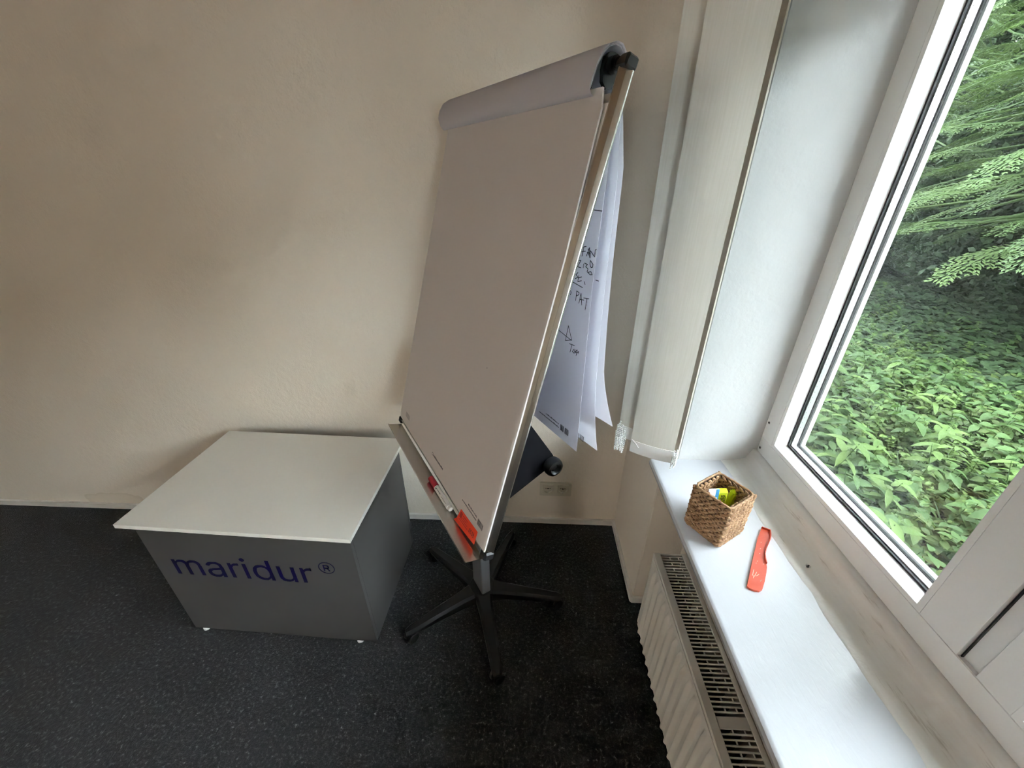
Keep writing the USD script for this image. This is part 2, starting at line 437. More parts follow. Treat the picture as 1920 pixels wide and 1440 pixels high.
# sill slab with rounded nose
SF = 0.420
ns = [(SF + .010, 0), (SF + .003, -.004), (SF, -.012), (SF + .002, -.022), (SF + .010, -.030), (0.80, -.030), (0.80, 0)]
sill = frame(ext(Polygon(ns), RY - WY0), (0, RY, SZ), (1, 0, 0), (0, 0, 1), (0, -1, 0))
part(win, 'window_sill', sill, 'sill_paint', 30, 'glossy white painted sill, brush marks in the paint')
part(win, 'sill_fascia', bx(SF + .016, SF + .026, WY0, RY, SZ - .052, SZ - .030), 'radiator_enamel')
# sealing ledge between sill and frame: a lumpy concave fillet, swept with a little wobble
ys = np.linspace(RY, WY0, 160)
prof = [(0.645, -.004), (0.662, .0015), (0.688, .0045), (0.715, .008), (0.733, .016), (0.742, .030), (0.747, .050), (0.775, .050), (0.775, -.01), (0.655, -.01)]
V = []
for i, y in enumerate(ys):
    for k, (x, z) in enumerate(prof):
        w = .0022 * math.sin(i * .9 + k) + .0016 * math.sin(i * .37 + 2.1 * k) if k < 6 else 0
        V.append((x + w, y, SZ + z + (w * .6 if k else 0)))
F = []
n = len(prof)
for i in range(len(ys) - 1):
    for k in range(n):
        a, b = i * n + k, i * n + (k + 1) % n
        F += [(a, b, b + n), (a, b + n, a + n)]
ledge = tm(V, F)
if ledge.volume < 0:
    ledge = tm(V, np.array(F)[:, ::-1])
part(win, 'sealing_ledge', ledge, 'ledge_paint', True, 'lumpy sealed ledge with grey dirt streaks')

XF, XG, XE = 0.760, 0.801, 0.842     # frame face, inner glass face, outer lip
ZB, ZT = 0.822, 1.900                 # glazing opening
Z0 = SZ + .005
panes = [(0.507, 1.012), (-0.62, 0.322), (-1.80, -0.805)]
# horizontal members and stiles of the outer frame (behind the sash line)
part(win, 'bottom_rail', bx(XF, XE, WY0, RY, Z0, ZB - .012, .002), 'upvc_white')
part(win, 'top_rail', bx(XF, XE, WY0, RY, ZT + .012, WT, .002), 'upvc_white')
part(win, 'stile', bx(XF, XE, 1.012 + .012, RY, ZB - .012, ZT + .012, .0015), 'upvc_white')
part(win, 'stile', bx(XF, XE, WY0, -1.80 - .012, ZB - .012, ZT + .012, .0015), 'upvc_white')
# mullions: two faces with a recessed channel and a black seal between them
for ya, yb in ((0.507, 0.322), (-0.62, -0.805)):
    part(win, 'mullion', bx(XF, XE, ya - .085, ya - .0114, ZB - .012, ZT + .012, .0004), 'upvc_white')
    part(win, 'mullion', bx(XF, XE, yb + .0114, ya - .119, ZB - .012, ZT + .012, .0008), 'upvc_white')
    part(win, 'mullion_channel', bx(XF + .010, XE, ya - .125, ya - .082, ZB - .07, ZT + .012), 'upvc_white')
    part(win, 'mullion_seal', bx(XF + .006, XF + .0105, ya - .0885, ya - .0864, ZB - .066, ZT + .01), 'rubber_black')
# glazing: bead strip round each opening, seal, spacer bar, outer lip, two panes
for ya, yb in panes:
    def ring(x0, x1, g0, g1, c=.0008):
        """Four bars between the opening grown by g0 and by g1."""
        yl, yh, zl, zh = ya - g0, yb + g0, ZB - g0, ZT + g0
        Yl, Yh, Zl, Zh = ya - g1, yb + g1, ZB - g1, ZT + g1
        o = Polygon([(Yl, Zl), (Yh, Zl), (Yh, Zh), (Yl, Zh)])
        i = Polygon([(yl, zl), (yh, zl), (yh, zh), (yl, zh)])
        m = ext(o.difference(i), x1 - x0)
        return frame(m, (x0, 0, 0), (0, 1, 0), (0, 0, 1), (1, 0, 0))
    part(win, 'glazing_bead', ring(XF - .0005, XG - .0005, 0.0, .0112), 'upvc_white')
    part(win, 'glazing_seal', ring(XG - .0035, XG + .001, -.0045, .004), 'rubber_black')
    part(win, 'pane', bx(XG, XG + .004, ya - .006, yb + .006, ZB - .006, ZT + .006), 'window_glass', label='slightly dusty inner pane')
    sp = part(win, 'spacer_bar', ring(XG + .0045, XG + .0195, -.006, .0), 'spacer_metal')
    dots = []
    for z in np.arange(ZB + .02, ZT, .017):
        dots.append(bx(XG + .008, XG + .0095, yb - .0063, yb - .006, z, z + .0015) if True else None)
    part(sp, 'vent_hole', cat(dots), 'rubber_black', kind='stuff')
    part(win, 'pane', bx(XG + .020, XG + .024, ya - .006, yb + .006, ZB - .006, ZT + .006), 'window_glass', label='outer pane of the double glazing')
    part(win, 'outer_seal', ring(XG + .0245, XG + .029, -.005, .004), 'rubber_black')
    part(win, 'outer_bead', ring(XG + .0295, XE, -.010, .012), 'upvc_white')
# two stubby marks on the frame's inner edge: fixing holes
for z in (0.772, 0.868):
    part(win, 'screw_hole', cyl((XF - .0012, RY - .012, z), (XF + .001, RY - .012, z), .0038, 10), 'rubber_black')

# ------------------------------------------------------------------ radiator in the niche
RXF, RY1, RY0, RZ0, RZ1 = 0.412, 0.869, -1.5, 0.135, 0.500
rad = thing('radiator', 'cream ribbed panel radiator with a slotted top grille under the window sill', 'radiator', (RXF, RY1, RZ0))
# front panel: pressed vertical ribs
Yg = np.arange(RY1 - .006, RY0, -.0333 / 12)
Zg = np.concatenate([[RZ0, RZ0 + .006], np.linspace(RZ0 + .012, RZ0 + .05, 8), np.linspace(RZ0 + .07, RZ1 - .09, 8), np.linspace(RZ1 - .075, RZ1 - .03, 8), [RZ1 - .02, RZ1 - .008]])
V = np.zeros((len(Yg), len(Zg), 3))
for i, y in enumerate(Yg):
    ph = ((RY1 - .035 - y) % .0333) / .0333
    s = max(0.0, math.sin(ph * 2.4 * math.pi)) ** .8 if RY1 - .035 > y else 0.0
    if ph > 1 / 2.4:
        s = 0.0
    for k, z in enumerate(Zg):
        top_end = np.clip((RZ1 - .030 - z) / .022, 0, 1)
        bot_end = np.clip((z - RZ0 - .002) / .012, 0, 1)
        V[i, k] = (RXF - .0105 * s * min(top_end, bot_end) ** .7, y, z)
nz = len(Zg)
F = []
for i in range(len(Yg) - 1):
    for k in range(nz - 1):
        a = i * nz + k
        F += [(a, a + 1, a + nz + 1), (a, a + nz + 1, a + nz)]
front = tm(V.reshape(-1, 3), F)
if front.face_normals[:, 0].mean() > 0:
    front = tm(V.reshape(-1, 3), np.array(F)[:, ::-1])
front = cat(front, bx(RXF + .0005, RXF + .004, RY0, RY1 - .006, RZ0, RZ1 - .008))
part(rad, 'front_panel', front, 'radiator_enamel', 40, 'front panel pressed into upright ribs')
part(rad, 'back_panel', bx(RXF + .088, RXF + .094, RY0, RY1 - .006, RZ0, RZ1 - .012), 'radiator_enamel')
part(rad, 'convector_fins', cat([bx(RXF + .02, RXF + .085, y, y + .0012, RZ0 + .03, RZ1 - .06) for y in np.arange(RY0 + .03, RY1 - .03, .028)]), 'radiator_inside', kind='stuff')
part(rad, 'side_cover', bx(RXF - .001, RXF + .096, RY1 - .006, RY1, RZ0 + .01, RZ1, .001), 'radiator_enamel')
part(rad, 'side_cover', bx(RXF - .001, RXF + .096, RY0 - .006, RY0, RZ0 + .01, RZ1, .001), 'radiator_enamel')
part(rad, 'grille_rail', bx(RXF - .002, RXF + .0185, RY0, RY1, RZ1 - .012, RZ1 + .001, .0015), 'radiator_enamel')
part(rad, 'grille_lip', bx(RXF - .0045, RXF - .0022, RY0, RY1 - .010, RZ1 - .022, RZ1 - .007, .0006), 'radiator_enamel')
part(rad, 'grille_rail', bx(RXF + .084, RXF + .097, RY0, RY1, RZ1 - .012, RZ1 + .001, .0015), 'radiator_enamel')
y, k = RY1 - .012, 0
while y > RY0 + .02:
    wide = .0124 if k > 2 and k % 42 in (0, 1) else .0034
    part(rad, 'grille_slat', bx(RXF + .0180, RXF + .0845, y - wide, y, RZ1 - .0035, RZ1, .0006), 'radiator_enamel')
    if k % 2 == 0:
        for x in (.0425, .0680):
            part(rad, 'grille_divider', bx(RXF + x, RXF + x + .0032, y - .0100, y - wide + .0002, RZ1 - .0034, RZ1 - .0003), 'radiator_enamel')
    y -= .0098
    k += 1

# ------------------------------------------------------------------ vertical blind drawn to the corner
vb = thing('vertical_blind', 'cream vertical blind pushed together into a stack in the window corner', 'blind', (0.40, 1.0, 2.5))
part(vb, 'head_rail', bx(.365, .405, WY0, 1.12, 2.505, 2.549, .003), 'upvc_white')


def slat(a, b, zb, zt=2.505, bow=.006, hem=True):
    a, b = np.array([*a, 0.0]), np.array([*b, 0.0])
    d = b - a
    nrm = np.array([d[1], -d[0], 0]) / np.linalg.norm(d)
    U = np.linspace(0, 1, 7)
    Z = np.linspace(zb, zt, 9)
    V, F = [], []
    for side in (0, 1):
        for u in U:
            for z in Z:
                wob = .0015 * math.sin(3.1 * z + 4 * u) * (z - zb)
                V.append(a + d * u + nrm * (bow * 4 * u * (1 - u) + wob - .0007 * side) + np.array([0, 0, z]))
    nu, nz = len(U), len(Z)
    N = nu * nz
    for i in range(nu - 1):
        for k in range(nz - 1):
            q = (i * nz + k, i * nz + k + 1, (i + 1) * nz + k + 1, (i + 1) * nz + k)
            F += [(q[0], q[2], q[1]), (q[0], q[3], q[2]), (N + q[0], N + q[1], N + q[2]), (N + q[0], N + q[2], N + q[3])]
    rim = [(i * nz) for i in range(nu)] + [(nu - 1) * nz + k for k in range(1, nz)] + [i * nz + nz - 1 for i in range(nu - 2, -1, -1)] + [k for k in range(nz - 2, 0, -1)]
    for i in range(len(rim)):
        p, q = rim[i], rim[(i + 1) % len(rim)]
        F += [(p, q, N + q), (p, N + q, N + p)]
    m = tm(V, F)
    if m.volume < 0:
        m = tm(V, np.array(F)[:, ::-1])
    path = part(vb, 'slat', m, 'blind_fabric', 40)
    # weighted hem: two thin plates around the fabric's end
    ex = d / np.linalg.norm(d)
    L = np.linalg.norm(d)
    pts = [(u * L, bow * 4 * u * (1 - u)) for u in U]
    plate = []
    poly = Polygon([(x + .001 * (i == 0), y + .0022) for i, (x, y) in enumerate(pts)] + [(x, y - .0032) for x, y in pts[::-1]])
    hm = frame(ext(poly, .043), a + np.array([0, 0, zb - .002]), ex, nrm, (0, 0, 1))
    part(path, 'weight_pocket', hm, 'blind_weight', 40)
    return path, a, ex, nrm, L


s1, A1, E1, N1, L1 = slat((.3301, 1.0256), (.4445, .969), .780)
s2 = slat((.2965, 1.062), (.410, 1.006), .812)
s3 = slat((.338, 1.050), (.4515, .9935), .800)
s4 = slat((.352, 1.075), (.4655, 1.0185), .80)


def beads(path_pts, step=.0064, r=.0024):
    p = np.asarray(path_pts, float)
    seg = np.r_[0, np.cumsum(np.linalg.norm(np.diff(p, axis=0), axis=1))]
    t = np.arange(0, seg[-1], step)
    c = np.stack([np.interp(t, seg, p[:, k]) for k in range(3)], 1)
    ball = trimesh.creation.icosphere(subdivisions=1, radius=r)
    ms = [ball.copy().apply_translation(q) for q in c]
    return cat(ms, tube(p, .0005, 4))


def loop(c, ex, w, h, n=14, sway=0.0):
    """A chain loop hanging from two points w apart, h deep."""
    u = np.linspace(-1, 1, n)
    return [np.asarray(c) + ex * (w / 2 * t + sway * (1 - t * t)) + np.array([0, 0, -h * (1 - abs(t) ** 2.6)]) for t in u]


r2 = random.Random(5)
cl = A1 + np.array([0, 0, .825]) - E1 * .012
for i in range(12):
    q = cl + np.array([r2.uniform(-.030, .000), r2.uniform(-.01, .03), r2.uniform(0.0, .050)])
    part(vb, 'bead_chain', beads(loop(q, np.array([.5, .86, 0]), .018 + .012 * r2.random(), .045 + .04 * r2.random(), sway=r2.uniform(-.008, .008))), 'bead_plastic', True)
cr = A1 + E1 * (L1 + .004) - np.array([.004, .012, 0]) + np.array([0, 0, .822])
for i in range(8):
    q = cr + np.array([r2.uniform(-.002, .012), r2.uniform(-.004, .012), r2.uniform(-.012, .006)])
    part(vb, 'bead_chain', beads(loop(q, np.array([.4, .9, 0]), .014 + .01 * r2.random(), .03 + .022 * r2.random(), sway=r2.uniform(-.004, .004))), 'bead_plastic', True)
part(vb, 'chain_clip', tube([A1 + E1 * .002 + N1 * .004 + (0, 0, .824), A1 + E1 * .016 + N1 * .008 + (0, 0, .817), A1 + E1 * .026 + N1 * .008 + (0, 0, .803)], .0018, 6), 'bead_plastic', True)

# ------------------------------------------------------------------ double wall socket
sk = thing('wall_socket', 'cream double power socket low on the wall behind the flip chart', 'socket', (.148, D, .222))
fp = rrect(.073, .224, .182, .262, .006)
cs = [(.113, .222), (.184, .222)]
holes = unary_union([Point(c).buffer(.0205, 16) for c in cs])
part(sk, 'frame_plate', frame(ext(fp.difference(unary_union([sbox(cx - .0275, cz - .0275, cx + .0275, cz + .0275) for cx, cz in cs])), .008), (0, D, 0), (1, 0, 0), (0, 0, 1), (0, -1, 0)), 'socket_cream')
for cx, cz in cs:
    ins = part(sk, 'socket_insert', frame(ext(rrect(cx - .0268, cx + .0268, cz - .0268, cz + .0268, .003).difference(Point(cx, cz).buffer(.0205, 20)), .0115), (0, D, 0), (1, 0, 0), (0, 0, 1), (0, -1, 0)), 'socket_cream')
    part(ins, 'recess_floor', frame(ext(Point(cx, cz).buffer(.0206, 20), .001), (0, D - .0002, 0), (1, 0, 0), (0, 0, 1), (0, -1, 0)), 'socket_cream')
    for dx in (-.0095, .0095):
        part(ins, 'pin_hole', cyl((cx + dx, D - .0017, cz), (cx + dx, D - .0010, cz), .0026, 10), 'socket_hole')
    part(ins, 'earth_clip', bx(cx - .0022, cx + .0022, D - .011, D - .001, cz + .0165, cz + .0205), 'aluminium_dull')
    part(ins, 'earth_clip', bx(cx - .0022, cx + .0022, D - .011, D - .001, cz - .0205, cz - .0165), 'aluminium_dull')
    part(ins, 'centre_screw', cyl((cx, D - .0035, cz), (cx, D - .001, cz), .0034, 12), 'socket_hole')

# ------------------------------------------------------------------ low counter with lettering
ctr = thing('low_counter', 'grey low promotion counter with a white top and blue maridur lettering', 'counter', (-.896, 1.075, 0), -1.85)
cA, cB = np.array([-1.254, .854, 0.0]), np.array([-.538, .831, 0.0])
cx = (cB - cA) / np.linalg.norm(cB - cA)
cy = np.array([-cx[1], cx[0], 0.0])
cz_ = np.array([0, 0, 1.0])
CW, CD, CB, CT = .7165, .463, .543, .559


def cbox(a0, a1, b0, b1, z0, z1, c=0.0):
    return frame(bx(a0, a1, b0, b1, z0, z1, c), cA, cx, cy, cz_)


part(ctr, 'front_panel', cbox(0, CW, 0, .016, .010, CB, .0008), 'laminate_grey')
part(ctr, 'side_panel', cbox(0, .016, .0165, CD - .0165, .010, CB, .0008), 'laminate_grey')
part(ctr, 'side_panel', cbox(CW - .016, CW, .0165, CD - .0165, .010, CB, .0008), 'laminate_grey')
part(ctr, 'back_panel', cbox(0, CW, CD - .016, CD, .010, CB, .0008), 'laminate_grey')
part(ctr, 'floor_panel', cbox(.0165, CW - .0165, .0165, CD - .0165, .012, .028), 'laminate_grey')
tp = part(ctr, 'counter_top', cbox(-.062, CW + .004, -.004, CD + .062, CB, CT, .0006), 'laminate_white', label='white laminate top, overhanging at the left and back')
for a, b in ((.040, .0075), (CW - .066, .0075), (.055, CD - .03), (CW - .075, CD - .03)):
    part(ctr, 'glider_foot', frame(cyl((a, b, 0), (a, b, .011), .013, 16, .002), cA, cx, cy, cz_), 'glider')


def letters(s, x, z, h, width=None, depth=.0005, bold=False):
    m = meshkit.text_mesh(s, h, depth, bold)
    b = m.bounds
    if width:
        m.apply_scale([width / (b[1, 0] - b[0, 0]), 1, 1])
        b = m.bounds
    m.apply_translation([x - b[0, 0], z, 0])
    return m


def on_front(m):
    return frame(m, cA - cy * .0000, cx, cz_, -cy)


# the seven letters, one mesh each, spaced as on the panel
adv = letters('maridur', 0, 0, .0985)
total = adv.bounds[1, 0]
for i, chx in enumerate('maridur'):
    pre = meshkit.text_mesh('maridur'[:i + 1], .0985, .0005)
    one = meshkit.text_mesh(chx, .0985, .0005)
    k = .490 / total
    right = pre.bounds[1, 0] - pre.bounds[0, 0]
    w = one.bounds[1, 0] - one.bounds[0, 0]
    one.apply_translation([right - w - one.bounds[0, 0], 0, 0])
    one.apply_scale([k, 1, 1])
    one.apply_translation([.0655, .331, 0])
    part(ctr, 'letter', on_front(one), 'blue_vinyl')
rg = Point(.6125, .4135).buffer(.0275, 24).difference(Point(.6125, .4135).buffer(.0248, 24))
part(ctr, 'registered_mark', cat(on_front(ext(rg, .0005)), on_front(letters('R', .6015, .3985, .029, .021))), 'blue_vinyl')

# ------------------------------------------------------------------ flip chart
P0 = np.array([-.0917, .6290, .7440])
AZ, TL = -.5723, -.2816
E = np.array([math.sin(AZ), math.cos(AZ), 0.0])                 # along the board's lower edge, to its far end
M_ = np.cross([0, 0, 1.0], E)
U = np.array([0, 0, 1.0]) * math.cos(TL) + M_ * math.sin(TL)      # up the board
N = np.cross(E, U)                                              # out of its back
HN = np.array([math.cos(AZ), -math.sin(AZ), 0.0])
ZV = np.array([0, 0, 1.0])
BW, BH = .700, 1.0096


def brd(e0, e1, n0, n1, u0, u1, c=0.0):
    return frame(bx(e0, e1, n0, n1, u0, u1, c), P0, E, N, U)


def nuprism(pts, e0, e1):
    """A profile drawn in (n, u), extruded along the board's edge direction."""
    return frame(ext(Polygon(pts), e1 - e0), P0 + E * e0, N, U, E)


PX, PY = -.163, 1.020
fc = thing('flip_chart', 'mobile flip chart easel with an aluminium framed board on a black five-star base', 'flip chart', (PX, PY, 0))
part(fc, 'board_panel', brd(.010, BW - .010, .004, .016, .010, .958), 'board_enamel', label='white enamelled board')
# edge profile of the rails: a flat front lip, a groove and a round back
rp = [(0, .0105), (.0082, .0028), (.0086, .0060), (.0094, .0060), (.0098, .0042), (.0168, -.0008), (.0186, -.0016), (.0204, -.0014), (.0220, -.0004), (.0230, .0016), (.0232, .0045), (.0215, .0130), (.0175, .0130), (.0165, .0110), (.0045, .0110), (.0035, .0130), (0, .0130)]
for e0, s in ((0.0, 1), (BW, -1)):
    prof = ext(Polygon(rp), BH - .029)
    rail = frame(prof, P0 + E * e0 + U * .018, N, E * s, U)
    part(fc, 'side_rail', rail, 'aluminium', 25, 'brushed aluminium side rail')
for u0, s in ((0.0, 1),):
    prof = ext(Polygon(rp), BW - .036)
    part(fc, 'bottom_rail', frame(prof, P0 + E * .018 + U * u0, N, U * s, E), 'aluminium_dull', 25)
part(fc, 'top_rail', brd(.010, BW - .010, .002, .019, .950, .964, .002), 'aluminium_dull')
for e0, e1 in ((-.0035, .022), (BW - .022, BW + .0035)):
    part(fc, 'corner_cap', brd(e0, e1, -.003, .0245, -.004, .019, .004), 'black_plastic')
    cap = hull(np.vstack([brd(e0, e1, -.002, .0240, BH - .013, BH - .002, .003).vertices, brd(e0 + .002, e1 - .003, .001, .0275, BH - .008, BH + .008, .004).vertices]))
    part(fc, 'corner_cap', cap, 'black_plastic', 30)
# pen tray at a right angle to the board
part(fc, 'pen_tray', cat(brd(.0066, .674, -.0480, .000, -.0025, -.0005), brd(.0066, .674, -.0480, -.0465, -.0005, .0022)), 'aluminium', label='satin aluminium pen tray')
# paper clamp at the top, with end plates and tension knobs
part(fc, 'clamp_bar', brd(.075, BW - .075, -.003, .006, .966, .990, .0015), 'black_plastic')
ep = [(.0005, 1.0200), (.0060, 1.0275), (.0150, 1.0310), (.0260, 1.0310), (.0340, 1.0265), (.0339, 1.0013), (.0294, .9830), (.0185, .9785), (.0070, .9860), (.0010, 1.0020)]
for e0 in (.052, BW - .060):
    a = nuprism(ep, e0, e0 + .008)
    ce = e0 if e0 < .3 else e0 + .008
    sgn = -1 if e0 < .3 else 1
    pl = part(fc, 'clamp_end_plate', a, 'black_plastic')
    kc = P0 + N * .0150 + U * 1.0115
    part(pl, 'tension_knob', cat(cyl(kc + E * ce, kc + E * (ce + sgn * .016), .0125, 24, .003), cyl(kc + E * (ce + sgn * .016), kc + E * (ce + sgn * .021), .0095, 24, .003)), 'knob_plastic', 30)
    part(pl, 'clamp_arm', hull(np.vstack([cyl(kc + E * ce, kc + E * (ce + sgn * .008), .006, 12).vertices, brd(min(ce + sgn * .030, ce + sgn * .042), max(ce + sgn * .030, ce + sgn * .042), .008, .020, 1.000, 1.014).vertices])), 'black_plastic')
# tilting bracket behind the board: two triangular cheeks, a pivot bar and the clamping knob
br = part(fc, 'tilt_bracket', cat(nuprism([(.022, .000), (.110, .087), (.197, .158), (.219, .182), (.219, .200), (.207, .213), (.1075, .3037), (.022, .387)], .098, .102),
                                 nuprism([(.022, .000), (.110, .087), (.197, .158), (.219, .182), (.219, .200), (.207, .213), (.1075, .3037), (.022, .387)], .598, .602),
                                 brd(.098, .602, .0225, .0255, .0, .38)), 'black_steel', label='black sheet-steel tilting bracket')
kc = P0 + N * .200 + U * .190
part(br, 'pivot_bar', cyl(kc + E * .09, kc + E * .61, .011, 20), 'black_steel', 30)
# knob, dished at its end
kr = [(0, .010), (.010, .010), (.013, .0035), (.0165, 0), (.0225, .0015), (.0255, .007), (.0265, .016), (.0240, .026), (.0165, .031), (.0, .031)]
kn = trimesh.creation.revolve(np.array([(r_, -z_) for r_, z_ in kr[::-1]]), sections=32)
if kn.volume < 0:
    kn.invert()
part(fc, 'clamp_knob', frame(kn, kc + E * .062, N, U, np.cross(N, U)) if False else frame(kn, kc + E * .060, HN, ZV, -E), 'knob_plastic', 35, 'black dished clamping knob')
# post head joins pivot bar and post
ph = np.array([PX, PY, 0.0])
hd = P0 + E * ((ph - P0) @ E) + N * .200 + U * .190
part(fc, 'post_head', hull(np.vstack([(bx(-.03, .03, -.022, .022, -.022, .022, .004).vertices @ np.array([E, HN, ZV])) + hd, (bx(-.03, .03, -.016, .016, -.05, .0, .004).vertices @ np.array([E, HN, ZV])) + ph + ZV * .86])), 'black_plastic', 30)
post = ext(rrect(-.0425, .0425, -.019, .019, .006), .765)
part(fc, 'post', frame(post, ph + ZV * .085, E, HN, ZV), 'post_grey', 30, 'grey flat-oval steel post')
# five-star base
hub = trimesh.creation.revolve(np.array([(0, .045), (.040, .045), (.056, .055), (.058, .075), (.054, .094), (.046, .100), (0, .100)]), sections=32)
if hub.volume < 0:
    hub.invert()
hub.apply_translation(ph)
part(fc, 'base_hub', hub, 'base_plastic', 35)
for k in range(5):
    a = math.radians(-2 + 72 * k)
    d = np.array([math.cos(a), math.sin(a), 0])
    s = np.array([-d[1], d[0], 0])
    secs = [(.030, .034, .050, .099), (.09, .027, .052, .094), (.20, .022, .052, .082), (.295, .019, .050, .070), (.318, .014, .051, .066)]
    ms = []
    for (r0, w0, a0, b0), (r1, w1, a1, b1) in zip(secs[:-1], secs[1:]):
        ptsl = []
        for r_, w_, zl, zh in ((r0, w0, a0, b0), (r1, w1, a1, b1)):
            for q in (-1, 1):
                ptsl += [ph + d * r_ + s * q * w_ + ZV * zl, ph + d * r_ + s * q * w_ + ZV * (zh - .010), ph + d * r_ + s * q * (w_ - .009) + ZV * zh]
        ms.append(hull(ptsl))
    man = m3.Manifold()
    for m_ in ms:
        man += m3.Manifold(m3.Mesh(np.asarray(m_.vertices, np.float32), np.asarray(m_.faces, np.uint32)))
    lg = part(fc, 'base_leg', man, 'base_plastic', 35)
    c = ph + d * .300 + ZV * .0225
    ang = math.radians([35, -40, 70, 15, -65][k])
    wx = d * math.cos(ang) + s * math.sin(ang)
    wy = np.cross(ZV, wx)
    cs_ = part(lg, 'caster', cat(cyl(c - wy * .019, c - wy * .006, .0225, 24, .003), cyl(c + wy * .006, c + wy * .019, .0225, 24, .003), cyl(c - wy * .006, c + wy * .006, .010, 12), cyl(c + ZV * .008, c + ZV * .032, .009, 12)), 'base_plastic', 30)
# orange lot sticker on the lower rail, folding out onto the tray
so = [(.1423, .0365), (.0478, .0430), (.0442, .0075), (.1454, .0085)]
sn = [-.0042, -.0042, -.0075, -.0095]
fold = (.1499, .0008, -.0150)
V = [P0 + E * a + U * b + N * c for (a, b), c in zip(so, sn)] + [P0 + E * fold[0] + U * fold[1] + N * fold[2]]
V2 = [v - N * .0003 for v in V]
F = [(0, 1, 2), (0, 2, 3), (3, 2, 4)]
st = tm(V + V2, F + [(a + 5, c + 5, b + 5) for a, b, c in F] + [(a, b, b + 5) for a, b in ((0, 1), (1, 2), (2, 4), (4, 3), (3, 0))] + [(a, b + 5, a + 5) for a, b in ((0, 1), (1, 2), (2, 4), (4, 3), (3, 0))])
stk = part(fc, 'lot_sticker', st, 'orange_paper', label='bright orange sticker numbered 0538')
sx = (V[1] - V[0]) / np.linalg.norm(V[1] - V[0])
sy0 = V[0] - V[3]
sz_ = np.cross(sx, sy0)
sz_ /= np.linalg.norm(sz_)
if sz_ @ N > 0:
    sz_ = -sz_
sy_ = np.cross(sz_, sx)
so_ = V[0] + sz_ * .0012


def on_sticker(m):
    return frame(m, so_, sx, sy_, sz_)


part(stk, 'printed_number', on_sticker(letters('0538', .062, -.0225, .0105, .026, .0002)), 'ink')
part(stk, 'printed_mark', on_sticker(bx(.004, .016, -.0165, -.004, 0, .0002)), 'red_print')
ln = []
for q, (x0, x1) in enumerate(((.020, .046), (.020, .043), (.006, .050), (.006, .055))):
    x = x0
    while x < x1:
        w = rng.uniform(.002, .006)
        ln.append(bx(x, min(x + w, x1), -.008 - .0052 * q, -.0062 - .0052 * q, 0, .0002))
        x += w + .0012
part(stk, 'printed_lines', on_sticker(cat(ln)), 'red_print')

# ------------------------------------------------------------------ paper pad on the board
pad = thing('paper_pad', 'white flip chart pad clamped on the board, written sheets thrown over the back', 'paper pad', P0 + U * .95)
fpoly = Polygon([(.0045, .020), (.684, .025), (.690, .040), (.690, .972), (.034, .972), (.023, .94), (.010, .70), (.005, .37)])
fr = part(pad, 'front_sheet', frame(ext(fpoly, .0036), P0 - N * .0002, E, U, -N) if np.linalg.det(np.array([E, U, -N])) else None, 'paper', label='blank front sheet')


def on_pad(m, off=.0039):
    return frame(m, P0 - N * off, -E, U, -N)


def dashes(x0, x1, y, h, lo=.0015, hi=.006, gap=.0012):
    """An unreadable line of print, as short strokes."""
    out, x = [], x0
    while x < x1 - .001:
        w = min(rng.uniform(lo, hi), x1 - x)
        k = rng.uniform(.6, 1)
        out.append(bx(x, x + w, y, y + h * k, 0, .00012))
        x += w + gap
    return out


def barcode(x0, x1, y0, y1):
    out, x = [], x0
    while x < x1:
        w = rng.choice([.0008, .0012, .0022, .003])
        if not (.40 < (x - x0) / (x1 - x0) < .48):
            out.append(bx(x, min(x + w, x1), y0, y1, 0, .00012))
        x += w + rng.choice([.0006, .0009])
    return out


part(fr, 'printed_text', cat([on_pad(m) for m in dashes(-.1486, -.0664, .0605, .0042) + dashes(-.1165, -.0655, .0700, .0042)]), 'print_grey')
part(fr, 'barcode', cat([on_pad(m) for m in barcode(-.060, -.033, .0580, .0740)]), 'print_dim')
part(fr, 'printed_logo', cat([on_pad(m) for m in [ext(Point(-.369, .0630).buffer(.0052, 12).difference(Point(-.369, .0630).buffer(.0037, 12)), .00012)] + dashes(-.362, -.2858, .0595, .0065, .0022, .0045, .0008)]), 'print_grey')
part(fr, 'printed_text', cat([on_pad(m) for q in range(4) for m in dashes(-.635, -.595, .0540 + .0045 * q, .0022, .002, .005, .0008)]), 'print_dim')
part(fr, 'ink_dot', on_pad(ext(Point(-.1803, .4180).buffer(.0012, 8), .00012)), 'ink')

# sheets thrown over the top: up the front, round a loose roll, then hanging straight down behind
QN = .042          # back of the roll, innermost sheet


